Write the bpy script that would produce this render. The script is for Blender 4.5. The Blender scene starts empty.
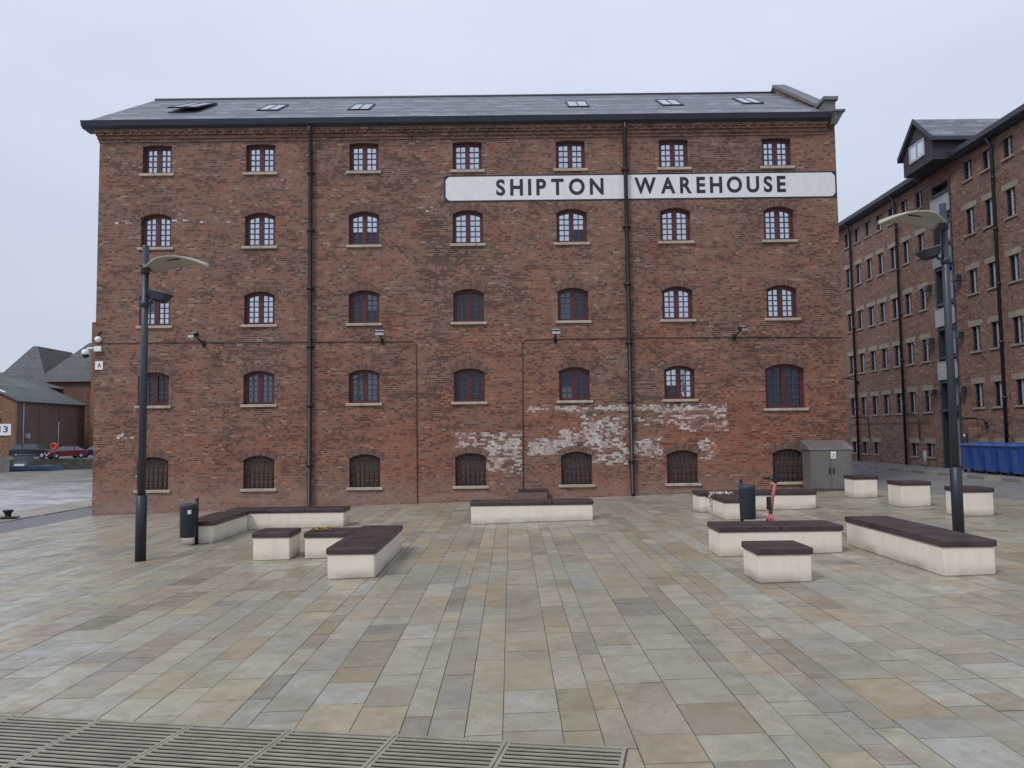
import bpy, bmesh, math, random
from mathutils import Vector, Matrix
random.seed(7)
scene = bpy.context.scene
COL = scene.collection
rad = math.radians

def gz(x):                       # the square falls gently towards the dock on the left
    return 0.024 * max(-17.5, min(18.5, x)) - 0.05

# ------------------------------------------------------------------ node helpers
class NT:
    def __init__(s, name):
        s.mat = bpy.data.materials.new(name); s.mat.use_nodes = True
        s.t = s.mat.node_tree; s.t.nodes.clear()
        s.out = s.t.nodes.new('ShaderNodeOutputMaterial')
        s._pos = None
    def new(s, typ, **kw):
        n = s.t.nodes.new(typ)
        for k, v in kw.items(): setattr(n, k, v)
        return n
    def put(s, sock, v):
        if isinstance(v, bpy.types.NodeSocket): s.t.links.new(v, sock)
        elif v is not None:
            if isinstance(v, (tuple, list)) and len(v) == 3 and sock.type == 'RGBA': v = (*v, 1)
            sock.default_value = v
    def m(s, op, a, b=None, c=None, clamp=False):
        n = s.new('ShaderNodeMath', operation=op, use_clamp=clamp)
        for i, v in enumerate((a, b, c)):
            if v is not None: s.put(n.inputs[i], v)
        return n.outputs[0]
    def mix(s, f, a, b, mode='MIX'):
        n = s.new('ShaderNodeMix', data_type='RGBA', blend_type=mode)
        s.put(n.inputs[0], f); s.put(n.inputs[6], a); s.put(n.inputs[7], b)
        return n.outputs[2]
    def pos(s):
        if s._pos is None:
            g = s.new('ShaderNodeNewGeometry'); x = s.new('ShaderNodeSeparateXYZ'); s.t.links.new(g.outputs['Position'], x.inputs[0])
            nn = s.new('ShaderNodeSeparateXYZ'); s.t.links.new(g.outputs['True Normal'], nn.inputs[0])
            s._pos = (g.outputs['Position'], x.outputs[0], x.outputs[1], x.outputs[2], nn.outputs[0], nn.outputs[1], nn.outputs[2])
        return s._pos
    def comb(s, x, y, z):
        n = s.new('ShaderNodeCombineXYZ')
        for i, v in enumerate((x, y, z)): s.put(n.inputs[i], v)
        return n.outputs[0]
    def noise(s, vec, scale, detail=4, rough=.55, dist=0):
        n = s.new('ShaderNodeTexNoise'); s.put(n.inputs['Vector'], vec); n.inputs['Scale'].default_value = scale
        n.inputs['Detail'].default_value = detail; n.inputs['Roughness'].default_value = rough; n.inputs['Distortion'].default_value = dist
        return n.outputs[0]
    def white(s, vec):
        n = s.new('ShaderNodeTexWhiteNoise', noise_dimensions='3D'); s.put(n.inputs['Vector'], vec)
        return n.outputs['Value'], n.outputs['Color']
    def ramp(s, f, stops, interp='LINEAR'):
        n = s.new('ShaderNodeValToRGB'); n.color_ramp.interpolation = interp
        el = n.color_ramp.elements
        while len(el) < len(stops): el.new(.5)
        for e, (p, c) in zip(el, stops):
            e.position = p; e.color = (*c, 1) if len(c) == 3 else c
        s.put(n.inputs[0], f); return n.outputs[0]
    def rng(s, v, a, b, c=0., d=1., smooth=False):
        n = s.new('ShaderNodeMapRange'); n.interpolation_type = 'SMOOTHSTEP' if smooth else 'LINEAR'
        for i, q in enumerate((v, a, b, c, d)): s.put(n.inputs[i], q)
        return n.outputs[0]
    def bsdf(s, col, rough=.6, metal=0., spec=.5, bump=None, bstr=.3, bdist=.01):
        p = s.new('ShaderNodeBsdfPrincipled')
        s.put(p.inputs['Base Color'], col); s.put(p.inputs['Roughness'], rough); s.put(p.inputs['Metallic'], metal)
        s.put(p.inputs['Specular IOR Level'], spec)
        if bump is not None:
            b = s.new('ShaderNodeBump'); b.inputs['Strength'].default_value = bstr; b.inputs['Distance'].default_value = bdist
            s.put(b.inputs['Height'], bump); s.t.links.new(b.outputs[0], p.inputs['Normal'])
        s.t.links.new(p.outputs[0], s.out.inputs[0]); return s.mat

def scl(c, k): return tuple(min(1, v * k) for v in c)

def paint(name, col, rough=.5, metal=0., var=.15, scale=3., spec=.5, streak=0., bstr=.08, grime=None):
    t = NT(name); P = t.pos()
    n1 = t.noise(P[0], scale, 5); n2 = t.noise(P[0], scale * 14, 3)
    f = t.m('ADD', t.m('MULTIPLY', n1, .7), t.m('MULTIPLY', n2, .3))
    f = t.rng(f, .32, .68)
    c = t.mix(f, scl(col, 1 - var), scl(col, 1 + var))
    if streak:
        sv = t.comb(t.m('MULTIPLY', P[1], 9.), t.m('MULTIPLY', P[2], 9.), t.m('MULTIPLY', P[3], .7))
        sn = t.rng(t.noise(sv, 1., 4), .5, .75, 0, streak)
        c = t.mix(sn, c, scl(col, .45))
    if grime is not None:        # dirt splashed up from the ground, by height above the sloping square
        h = t.m('SUBTRACT', P[3], t.m('SUBTRACT', t.m('MULTIPLY', P[1], .024), .05))
        g = t.m('MULTIPLY', t.rng(h, 0., grime, 1., 0., True), t.rng(n1, .3, .7, .15, .8))
        c = t.mix(g, c, (.16, .145, .11))
    r = t.rng(n2, .3, .7, max(.02, rough - .08), min(1, rough + .1))
    return t.bsdf(c, r, metal, spec, n2, bstr, .004)

def brick_mat(name, stops, mortar, dark=.12, patch=None, wash=None, redlow=None, bw=.205, bh=.066, soot=.4, mw=.2, tone=1.):
    t = NT(name); P = t.pos()
    ax = t.m('ABSOLUTE', P[5]); useX = t.m('GREATER_THAN', ax, .5)
    u = t.m('ADD', t.m('MULTIPLY', P[1], useX), t.m('MULTIPLY', P[2], t.m('SUBTRACT', 1., useX)))
    wob = t.m('MULTIPLY', t.m('SUBTRACT', t.noise(P[0], .9, 2), .5), .02)
    v = t.m('ADD', P[3], wob)
    rr = t.m('DIVIDE', v, bh); row = t.m('FLOOR', rr); rf = t.m('FRACT', rr)
    par = t.m('FLOORED_MODULO', row, 2.)
    # alternate stretcher and header courses
    wid = t.m('ADD', bw * .52, t.m('MULTIPLY', par, bw * .40))
    uu = t.m('ADD', t.m('DIVIDE', u, wid), t.m('MULTIPLY', row, .37))
    col = t.m('FLOOR', uu); cf = t.m('FRACT', uu)
    idv = t.comb(col, row, 3.3)
    w1, wc = t.white(idv); sc = t.new('ShaderNodeSeparateColor'); t.t.links.new(wc, sc.inputs[0])
    base = t.ramp(w1, stops)
    big = t.noise(P[0], .45, 4, .6); mid = t.noise(t.comb(t.m('MULTIPLY', u, .6), t.m('MULTIPLY', v, 2.2), 0.), 1.6, 4, .6)
    pk = t.rng(t.m('ADD', t.m('MULTIPLY', big, .5), t.m('MULTIPLY', mid, .5)), .43, .60)
    if wash:
        bd = t.m('MULTIPLY', t.rng(t.m('ABSOLUTE', t.m('SUBTRACT', P[1], -2.15)), .15, .6, .55, 0.), t.rng(t.m('ABSOLUTE', t.m('SUBTRACT', P[3], 5.4)), 2.6, 3.4, 1., 0.))
        pk = t.m('ADD', pk, bd)
    dk = t.m('LESS_THAN', sc.outputs[0], t.m('MULTIPLY', t.m('ADD', .12, t.m('MULTIPLY', pk, t.m('ADD', .8, t.m('MULTIPLY', par, -.2)))), dark * 3.6))
    base = t.mix(t.m('MULTIPLY', dk, t.m('ADD', .35, t.m('MULTIPLY', w1, .5))), base, (.05, .04, .044))
    base = t.mix(t.m('MULTIPLY', t.m('GREATER_THAN', sc.outputs[2], .965), .5), base, (.46, .38, .32))
    rp = t.rng(t.noise(P[0], .75, 4, .6), .50, .66)
    base = t.mix(t.m('MULTIPLY', rp, .5), base, t.mix(1., base, (1.3, .93, .80), 'MULTIPLY'))
    base = t.mix(t.rng(big, .35, .68, 0, soot), base, t.mix(1., base, (.55, .51, .49), 'MULTIPLY'))
    if redlow:
        z0, z1 = redlow
        g = t.m('MULTIPLY', t.rng(P[3], z0, z1, 1., 0., True), t.rng(t.noise(P[0], .28, 3), .36, .6))
        g = t.m('MULTIPLY', g, t.rng(P[1], -14., 8., .35, 1.))
        base = t.mix(t.m('MULTIPLY', g, .75), base, t.mix(1., base, (1.18, .70, .58), 'MULTIPLY'))
    stv = t.comb(t.m('MULTIPLY', u, 3.2), t.m('MULTIPLY', v, .28), 0.)
    base = t.mix(t.rng(t.noise(stv, 1., 4, .6), .5, .72, 0, .45), base, t.mix(1., base, (.60, .57, .55), 'MULTIPLY'))
    if tone != 1.: base = t.mix(1., base, tone, 'MULTIPLY')
    mo = t.m('MAXIMUM', t.m('LESS_THAN', rf, mw), t.m('LESS_THAN', cf, mw * bh / bw * 1.3))
    mcol = t.mix(t.rng(mid, .4, .65), mortar, scl(mortar, .45))
    c = t.mix(t.m('MULTIPLY', mo, .85), base, mcol)
    if wash:
        tot = None
        soft = t.rng(t.noise(P[0], 1.9, 4, .65), .34, .56)
        for (x0, x1, zz0, zz1, d) in wash:
            e = t.m('MINIMUM', t.m('MINIMUM', t.m('SUBTRACT', P[1], x0), t.m('SUBTRACT', x1, P[1])),
                    t.m('MINIMUM', t.m('SUBTRACT', v, zz0), t.m('SUBTRACT', zz1, v)))
            k = t.m('MULTIPLY', t.rng(e, -.03, .14), d)
            tot = k if tot is None else t.m('MAXIMUM', tot, k)
        pr = t.m('MULTIPLY', tot, t.m('ADD', .16, t.m('MULTIPLY', soft, .85)))
        fine = t.m('MULTIPLY', t.rng(t.noise(P[0], 16, 4, .75), .36, .50), t.rng(t.noise(P[0], 5, 3, .6), .35, .62, .45, 1.))
        wm = t.m('MULTIPLY', t.m('LESS_THAN', sc.outputs[1], pr), t.m('MULTIPLY', fine, t.m('SUBTRACT', 1., t.m('MULTIPLY', mo, .55))))
        wm = t.m('MULTIPLY', wm, useX)
        smear = t.m('MULTIPLY', t.m('MULTIPLY', t.m('MULTIPLY', tot, useX), t.m('MULTIPLY', soft, fine)), .22)
        c = t.mix(smear, c, (.62, .58, .55))
        c = t.mix(t.m('MULTIPLY', wm, t.rng(t.noise(P[0], 3.4, 4, .7), .36, .6, .45, .9)), c, (.76, .74, .72))
        # damp, pale salts just above the ground
        low = t.m('MULTIPLY', t.rng(P[3], .1, .95, 1., 0.), t.rng(mid, .36, .62, 0., .6))
        c = t.mix(low, c, (.34, .25, .21))
    hgt = t.m('SUBTRACT', t.m('MULTIPLY', w1, .4), mo)
    return t.bsdf(c, t.rng(w1, 0., 1., .78, .95), 0, .3, hgt, .5, .008)

def slate_mat(name, c0, c1, moss=0., bw=.42, bh=.26, z_scale=1.6):
    t = NT(name); P = t.pos()
    useY = t.m('GREATER_THAN', t.m('ABSOLUTE', P[4]), t.m('ABSOLUTE', P[5]))
    u = t.m('ADD', t.m('MULTIPLY', P[1], t.m('SUBTRACT', 1., useY)), t.m('MULTIPLY', P[2], useY))
    rr = t.m('DIVIDE', t.m('MULTIPLY', P[3], z_scale), bh); row = t.m('FLOOR', rr); rf = t.m('FRACT', rr)
    uu = t.m('ADD', t.m('DIVIDE', u, bw), t.m('MULTIPLY', row, .5)); col = t.m('FLOOR', uu)
    w, wc = t.white(t.comb(col, row, 1.7))
    c = t.mix(w, scl(c0, .8), scl(c1, 1.15))
    big = t.noise(P[0], .5, 5, .6)
    c = t.mix(t.rng(big, .35, .68, 0, .45), c, scl(c0, .62))
    edge = t.m('MAXIMUM', t.m('LESS_THAN', rf, .12), t.m('LESS_THAN', t.m('FRACT', uu), .05))
    c = t.mix(t.m('MULTIPLY', edge, .6), c, scl(c0, .35))
    rw_, _c = t.white(t.comb(0., row, 9.))
    c = t.mix(t.m('MULTIPLY', t.m('GREATER_THAN', rw_, .55), .5), c, scl(c0, .55))
    c = t.mix(t.rng(t.noise(t.comb(t.m('MULTIPLY', u, .5), t.m('MULTIPLY', P[3], 7.), 0.), 1.3, 4, .7), .5, .68, 0, .45), c, scl(c1, 1.25))
    c = t.mix(t.rng(t.noise(P[0], 2.3, 4, .7), .6, .72, 0, .35), c, scl(c1, 1.4))
    if moss:
        c = t.mix(t.m('MULTIPLY', t.rng(t.noise(P[0], .22, 4, .6), .42, .6), moss), c, (.052, .058, .03))
    return t.bsdf(c, t.rng(w, 0, 1, .55, .75), 0, .4, t.m('SUBTRACT', t.m('MULTIPLY', w, .5), t.m('MULTIPLY', edge, .6)), .2, .006)

# ------------------------------------------------------------------ mesh helpers
class MB:
    def __init__(s): s.v = []; s.f = []; s.mi = []; s.sm = []
    def face(s, pts, mi=0, smooth=False):
        b = len(s.v); s.v += [Vector(p) for p in pts]; s.f.append(list(range(b, b + len(pts)))); s.mi.append(mi); s.sm.append(smooth)
    def raw(s, verts, faces, mi=0, smooth=False):
        b = len(s.v); s.v += [Vector(p) for p in verts]
        for f in faces: s.f.append([b + i for i in f]); s.mi.append(mi); s.sm.append(smooth)
    def hexa(s, p, mi=0):      # 8 points: bottom ring then top ring
        s.raw(p, [(3, 2, 1, 0), (4, 5, 6, 7), (0, 1, 5, 4), (1, 2, 6, 5), (2, 3, 7, 6), (3, 0, 4, 7)], mi)
    def box(s, x0, x1, y0, y1, z0, z1, mi=0, bev=0.):
        if bev:
            bm = bmesh.new(); bmesh.ops.create_cube(bm, size=1)
            for v in bm.verts: v.co = Vector(((x0 + x1) / 2 + v.co.x * (x1 - x0), (y0 + y1) / 2 + v.co.y * (y1 - y0), (z0 + z1) / 2 + v.co.z * (z1 - z0)))
            bmesh.ops.bevel(bm, geom=bm.edges[:], offset=bev, segments=2, affect='EDGES', profile=.6)
            bm.verts.index_update()
            s.raw([v.co.copy() for v in bm.verts], [[v.index for v in f.verts] for f in bm.faces], mi); bm.free(); return s
        s.hexa([(x0, y0, z0), (x1, y0, z0), (x1, y1, z0), (x0, y1, z0), (x0, y0, z1), (x1, y0, z1), (x1, y1, z1), (x0, y1, z1)], mi); return s
    def tube(s, pts, r, n=10, mi=0, caps=True, smooth=True):
        pts = [Vector(p) for p in pts]; rs = r if isinstance(r, (list, tuple)) else [r] * len(pts)
        rings = []
        d0 = (pts[1] - pts[0]).normalized()
        a = Vector((0, 0, 1)) if abs(d0.z) < .9 else Vector((1, 0, 0))
        ux = d0.cross(a).normalized()
        for i, p in enumerate(pts):
            d = (pts[min(i + 1, len(pts) - 1)] - pts[max(i - 1, 0)]).normalized()
            ux = (ux - d * ux.dot(d)).normalized(); uy = d.cross(ux)
            rings.append([p + (ux * math.cos(2 * math.pi * k / n) + uy * math.sin(2 * math.pi * k / n)) * rs[i] for k in range(n)])
        vs = [q for R in rings for q in R]; fs = []
        for i in range(len(pts) - 1):
            for k in range(n): fs.append((i * n + k, i * n + (k + 1) % n, (i + 1) * n + (k + 1) % n, (i + 1) * n + k))
        s.raw(vs, fs, mi, smooth)
        if caps:
            s.face(rings[0][::-1], mi); s.face(rings[-1], mi)
        return s
    def lathe(s, prof, n=20, c=(0, 0, 0), mi=0, axis='z', smooth=True):
        vs = []; fs = []
        for (r, h) in prof:
            for k in range(n):
                a = 2 * math.pi * k / n; x, y = r * math.cos(a), r * math.sin(a)
                p = {'z': (x, y, h), 'y': (x, h, y), 'x': (h, x, y)}[axis]
                vs.append((p[0] + c[0], p[1] + c[1], p[2] + c[2]))
        for i in range(len(prof) - 1):
            for k in range(n): fs.append((i * n + k, i * n + (k + 1) % n, (i + 1) * n + (k + 1) % n, (i + 1) * n + k))
        s.raw(vs, fs, mi, smooth); return s
    def prism(s, poly, y0, y1, mi=0):           # polygon in x,z extruded along y
        n = len(poly)
        s.raw([(x, y0, z) for x, z in poly] + [(x, y1, z) for x, z in poly],
              [list(range(n)), list(range(2 * n - 1, n - 1, -1))] + [((i + 1) % n, i, n + i, n + (i + 1) % n) for i in range(n)], mi); return s
    def xform(s, M):
        s.v = [M @ v for v in s.v]; return s
    def add(s, o):
        b = len(s.v); s.v += o.v; s.f += [[b + i for i in f] for f in o.f]; s.mi += o.mi; s.sm += o.sm; return s
    def mesh(s, name, mats, off=(0, 0, 0), fix=True):
        me = bpy.data.meshes.new(name); o = Vector(off)
        me.from_pydata([tuple(v - o) for v in s.v], [], s.f)
        for m in (mats if isinstance(mats, (list, tuple)) else [mats]): me.materials.append(m)
        for p, mi, sm in zip(me.polygons, s.mi, s.sm): p.material_index = mi; p.use_smooth = sm
        if fix:
            bm = bmesh.new(); bm.from_mesh(me)
            bmesh.ops.remove_doubles(bm, verts=bm.verts, dist=1e-5)
            bmesh.ops.recalc_face_normals(bm, faces=bm.faces); bm.to_mesh(me); bm.free()
        me.update(); return me
    def build(s, name, mats, parent=None, off=None, fix=True, **tags):
        if off is None: off = worldloc(parent) if parent else (0, 0, 0)
        return obj(name, s.mesh(name, mats, off, fix), parent, **tags)

def worldloc(o):
    v = Vector((0, 0, 0))
    while o: v += o.location; o = o.parent
    return v
def tag(o, label=None, cat=None, group=None, kind=None):
    if label: o['label'] = label
    if cat: o['category'] = cat
    if group: o['group'] = group
    if kind: o['kind'] = kind
    return o
def obj(name, me, parent=None, loc=None, rz=0., **tags):
    o = bpy.data.objects.new(name, me); COL.objects.link(o)
    if parent: o.parent = parent
    if loc is not None: o.location = loc
    if rz: o.rotation_euler.z = rz
    return tag(o, **tags)
def thing(name, loc, label, cat, group=None, rz=0.):
    o = bpy.data.objects.new(name, None); COL.objects.link(o); o.location = loc; o.empty_display_size = .3
    if rz: o.rotation_euler.z = rz
    return tag(o, label, cat, group)
def copy_tree(o, parent=None, loc=None, rz=None):
    c = o.copy(); COL.objects.link(c)
    if parent: c.parent = parent
    if loc is not None: c.location = loc
    if rz is not None: c.rotation_euler.z = rz
    for ch in list(o.children): copy_tree(ch, c)
    return c
def plate(outline, holes, thick, mapf):
    """flat plate with holes, mesh data only; mapf turns (u, v, w) into a point, w = 0 outer face .. thick"""
    cu = bpy.data.curves.new('plate', 'CURVE'); cu.dimensions = '2D'; cu.fill_mode = 'BOTH'; cu.extrude = thick / 2
    for poly in [outline] + holes:
        sp = cu.splines.new('POLY'); sp.points.add(len(poly) - 1); sp.use_cyclic_u = True
        for p, (u, v) in zip(sp.points, poly): p.co = (u, v, 0, 1)
    o = bpy.data.objects.new('plate', cu); COL.objects.link(o)
    dg = bpy.context.evaluated_depsgraph_get(); me = bpy.data.meshes.new_from_object(o.evaluated_get(dg))
    mb = MB(); mb.v = [Vector(mapf(v.co.x, v.co.y, v.co.z + thick / 2)) for v in me.vertices]
    for p in me.polygons: mb.f.append(list(p.vertices)); mb.mi.append(0); mb.sm.append(False)
    bpy.data.objects.remove(o); bpy.data.curves.remove(cu); bpy.data.meshes.remove(me)
    return mb
def text_mb(body, size, depth, bold=0., spacing=1.):
    cu = bpy.data.curves.new('lettering', 'FONT'); cu.body = body; cu.size = size; cu.extrude = depth / 2; cu.offset = bold; cu.space_character = spacing
    o = bpy.data.objects.new('lettering', cu); COL.objects.link(o)
    dg = bpy.context.evaluated_depsgraph_get(); me = bpy.data.meshes.new_from_object(o.evaluated_get(dg))
    mb = MB(); mb.v = [v.co.copy() for v in me.vertices]
    for p in me.polygons: mb.f.append(list(p.vertices)); mb.mi.append(0); mb.sm.append(False)
    bpy.data.objects.remove(o); bpy.data.curves.remove(cu); bpy.data.meshes.remove(me)
    return mb
def fit_text(body, u0, u1, v0, v1, mapf, depth=.006, bold=.0):
    mb = text_mb(body, 1., 1., bold); xs = [v.x for v in mb.v]; ys = [v.y for v in mb.v]
    ax, bx, ay, by = min(xs), max(xs), min(ys), max(ys)
    mb.v = [Vector(mapf(u0 + (v.x - ax) / (bx - ax) * (u1 - u0), v0 + (v.y - ay) / (by - ay) * (v1 - v0), (v.z + .5) * depth)) for v in mb.v]
    return mb

# ------------------------------------------------------------------ materials
STOPS = [(0., (.15, .09, .075)), (.2, (.225, .115, .085)), (.42, (.29, .14, .10)), (.6, (.20, .128, .108)), (.8, (.32, .17, .125)), (1., (.25, .175, .15))]
WASH = [(-1.72, .36, .75, 2.08, .8), (.52, 1.25, 2.64, 2.85, .9), (1.35, 4.95, 2.62, 2.85, 1.1), (5.0, 6.7, 2.58, 2.85, 1.1), (.52, 2.1, 1.28, 1.82, .9), (1.45, 2.15, 1.5, 2.15, .7),
        (2.15, 3.6, .92, 2.55, .72), (2.2, 3.1, 1.0, 1.3, .9), (3.4, 4.7, 1.2, 1.86, .9), (4.75, 6.75, 1.95, 2.58, .42), (3.6, 4.75, 2.2, 2.5, .3), (5.75, 6.45, 1.1, 1.82, .55),
        (-12.4, -8.7, 8.72, 8.90, .32), (-12.3, -10.9, 8.52, 8.64, .2), (-12.2, -11.5, 1.98, 2.12, .6), (-11.6, -10.8, .3, 1.2, .22), (7.7, 7.95, 1.9, 1.98, 1.3), (-3.1, -2.2, 9.0, 9.15, .3)]
M = {}
M['brick'] = brick_mat('weathered_red_brick', STOPS, (.285, .24, .20), .20, wash=WASH, redlow=(1., 8.), tone=(.93, .835, .755))
M['brick_plain'] = brick_mat('red_brick', STOPS, (.285, .24, .20), .20, redlow=(1., 6.), tone=(.93, .835, .755))
M['brick_right'] = brick_mat('brown_red_brick', [(0, (.16, .10, .082)), (.3, (.24, .125, .098)), (.6, (.28, .145, .115)), (.8, (.20, .135, .115)), (1, (.33, .20, .165))], (.27, .23, .19), .13, soot=.35, tone=(.95, .92, .87))
M['brick_far'] = brick_mat('far_brick', [(0, (.16, .085, .065)), (.5, (.24, .11, .075)), (1, (.2, .12, .1))], (.16, .13, .11), .08, bw=.3, bh=.1)
M['brick_orange'] = brick_mat('orange_far_brick', [(0, (.22, .10, .06)), (.5, (.30, .14, .08)), (1, (.26, .15, .1))], (.2, .15, .12), .05, bw=.3, bh=.1)
M['clad'] = paint('brown_shaded_cladding', (.155, .098, .084), .85, var=.18, scale=.8, streak=.5)  # shed side wall; the shade on that side is mixed into the brown
M['slate'] = slate_mat('grey_slate', (.15, .16, .195), (.235, .248, .29))
M['slate_far'] = slate_mat('far_slate', (.075, .085, .10), (.125, .135, .155), .35, .5, .3)
M['slate_moss'] = slate_mat('mossy_slate', (.06, .065, .06), (.10, .105, .09), .95, .5, .3)
M['sheet_roof'] = slate_mat('weathered_sheet_roof', (.10, .115, .12), (.135, .15, .15), .45, 1., 3.)
M['stone'] = paint('pale_sandstone', (.43, .375, .305), .85, var=.2, scale=4, streak=.4)
M['lintel'] = paint('buff_stone_lintel', (.285, .255, .20), .9, var=.2, scale=3, streak=.25)
M['coping'] = paint('grey_coping_stone', (.165, .17, .18), .85, var=.2, scale=3, streak=.4)
M['red_frame'] = paint('maroon_window_paint', (.085, .020, .024), .5, var=.25, scale=6)
M['bars'] = paint('dark_glazing_bar_paint', (.05, .055, .09), .5, var=.2, scale=8)
M['grille'] = paint('rusty_dark_iron', (.028, .02, .019), .6, var=.3, scale=9)
M['shutter'] = paint('brown_timber_shutter', (.17, .105, .092), .75, var=.3, scale=5, streak=.4)
M['lead'] = paint('dark_lead_gutter', (.036, .044, .064), .5, var=.15, scale=2)
M['pipe'] = paint('black_pipe_paint', (.016, .017, .021), .45, var=.25, scale=5)
M['conduit'] = paint('dark_brown_conduit', (.075, .05, .043), .6, var=.2, scale=5)
M['sign_white'] = paint('old_white_wall_paint', (.74, .74, .76), .8, var=.06, scale=5, streak=.12)
M['sign_black'] = paint('blue_black_lettering', (.022, .026, .038), .7, var=.2, scale=7)
M['white'] = paint('white_plastic', (.78, .78, .78), .45, var=.05)
M['grey_frame'] = paint('pale_grey_window_paint', (.36, .38, .43), .5, var=.1)
M['cream'] = paint('cream_concrete', (.76, .69, .585), .8, var=.08, scale=1.8, streak=.18, grime=.2, bstr=.15)
t = NT('dark_maroon_slats'); P = t.pos()
g1 = t.m('FRACT', t.m('DIVIDE', P[1], .085)); g2 = t.m('FRACT', t.m('DIVIDE', P[2], .085))
gr_ = t.m('MULTIPLY', t.m('LESS_THAN', g1, .09), t.m('GREATER_THAN', P[6], .5))
wn, _c = t.white(t.comb(t.m('FLOOR', t.m('DIVIDE', P[1], .085)), 0., 2.))
nn = t.noise(P[0], 3.5, 5, .6)
cc_ = t.mix(t.rng(nn, .35, .65), (.030, .019, .021), (.060, .040, .043))
cc_ = t.mix(t.m('MULTIPLY', wn, .4), cc_, (.07, .05, .052)); cc_ = t.mix(t.m('MULTIPLY', gr_, .6), cc_, (.008, .006, .007))
M['cushion'] = t.bsdf(cc_, t.rng(nn, .3, .7, .32, .55), 0, .5, t.m('SUBTRACT', t.m('MULTIPLY', nn, .3), gr_), .35, .006)
M['post'] = paint('dark_blue_grey_steel', (.034, .042, .058), .42, var=.12, scale=3)
M['post_base'] = paint('blue_black_steel', (.016, .021, .032), .42, var=.15, scale=3)
M['canopy'] = paint('beige_lamp_reflector', (.40, .375, .315), .6, var=.08, scale=3)
M['black'] = paint('black_rubber', (.014, .014, .016), .55, var=.2)
M['cabinet'] = paint('galvanised_brown_steel', (.20, .185, .172), .45, .35, var=.12, scale=1.6, streak=.3)
M['cabinet_roof'] = paint('bare_steel_roof', (.30, .28, .30), .35, .6, var=.12, scale=2)
M['bin_blue'] = paint('blue_bin_plastic', (.03, .085, .31), .42, var=.12, scale=4)
M['pink'] = paint('coral_pink_paint', (.46, .115, .14), .4, var=.1)
M['petal_pink'] = paint('pink_petals', (.78, .50, .60), .7, var=.25, scale=30)
M['petal_white'] = paint('white_petals', (.85, .80, .84), .7, var=.1, scale=30)
M['petal_yellow'] = paint('yellow_petals', (.55, .42, .12), .7, var=.3, scale=30)
M['leaf'] = paint('dry_green_stems', (.07, .08, .03), .7, var=.3, scale=20)
M['iron'] = paint('worn_cast_iron', (.30, .272, .215), .6, .15, var=.22, scale=5, bstr=.2)
M['pit'] = paint('drain_shade_dark', (.03, .026, .018), .9, var=.3)
M['cast_black'] = paint('black_cast_iron', (.012, .012, .013), .5, var=.2)
M['orange_red'] = paint('orange_red_plastic', (.50, .075, .035), .5, var=.1)
M['car_dark'] = paint('dark_navy_car_paint', (.022, .028, .042), .25, .3, var=.1)
M['car_red'] = paint('deep_red_car_paint', (.16, .012, .02), .22, .2, var=.1)
M['car_glass'] = paint('car_window_glass', (.10, .12, .15), .08, 0, var=.1, spec=.9)
M['car_glass_dark'] = paint('tinted_car_glass', (.05, .06, .075), .1, 0, var=.1, spec=.7)
M['tyre'] = paint('tyre_rubber', (.015, .015, .016), .8, var=.2)
M['rim'] = paint('alloy_rim', (.45, .45, .47), .35, .7, var=.1)
M['lamp_glass'] = paint('headlight_glass', (.6, .62, .65), .15, 0, var=.05, spec=.8)
M['boat_blue'] = paint('faded_blue_hull', (.055, .095, .17), .5, var=.2, scale=2, streak=.3)
M['boat_grey'] = paint('dull_grey_hull', (.22, .205, .19), .6, var=.2, scale=2, streak=.4)
M['boat_cabin'] = paint('grey_wheelhouse', (.11, .12, .14), .5, var=.15)
M['dark_timber'] = paint('dark_weatherboard', (.052, .046, .058), .7, var=.22, scale=3, streak=.4)
M['barge'] = paint('dark_grey_fascia', (.05, .056, .075), .6, var=.15)
M['bay_glass'] = paint('bluish_door_glass', (.20, .225, .29), .12, 0, var=.15, scale=1.2, spec=.8)
M['bay_dark'] = paint('dark_loading_bay', (.03, .034, .046), .5, var=.2)
M['balcony'] = paint('pale_grey_balcony_panel', (.34, .35, .375), .45, var=.08)
M['balcony_glass'] = paint('grey_green_balcony_glass', (.16, .185, .195), .2, 0, var=.1, spec=.7)

def glass(name, col, gl, dark, seed):
    """old window glass: slightly wavy, mirror share set by hand for each kind, over a dark base"""
    t = NT(name); P = t.pos()
    w, wc = t.white(t.comb(t.m('FLOOR', t.m('MULTIPLY', P[1], 7.4)), t.m('FLOOR', t.m('MULTIPLY', P[3], 6.2)), seed))
    d = t.bsdf(dark, .12, 0, .5).node_tree.nodes
    p1 = [n for n in t.t.nodes if n.type == 'BSDF_PRINCIPLED'][0]
    g = t.new('ShaderNodeBsdfGlossy'); t.put(g.inputs['Color'], col); t.put(g.inputs['Roughness'], .03)
    b = t.new('ShaderNodeBump'); b.inputs['Strength'].default_value = .12; b.inputs['Distance'].default_value = .01
    t.put(b.inputs['Height'], t.noise(P[0], 7, 2)); t.t.links.new(b.outputs[0], g.inputs['Normal'])
    mx = t.new('ShaderNodeMixShader'); t.put(mx.inputs[0], t.rng(w, 0, 1, gl * .9, gl * 1.08))
    t.t.links.new(p1.outputs[0], mx.inputs[1]); t.t.links.new(g.outputs[0], mx.inputs[2])
    t.t.links.new(mx.outputs[0], t.out.inputs[0]); return t.mat
M['g_bright'] = glass('sky_reflecting_glass', (.76, .80, .87), .74, (.02, .025, .035), 1.)
M['g_grey'] = glass('dull_grey_glass', (.8, .88, 1.), .11, (.02, .026, .034), 2.)
M['g_blue'] = glass('dim_blue_glass', (.6, .8, 1.), .10, (.012, .02, .035), 4.)
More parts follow.
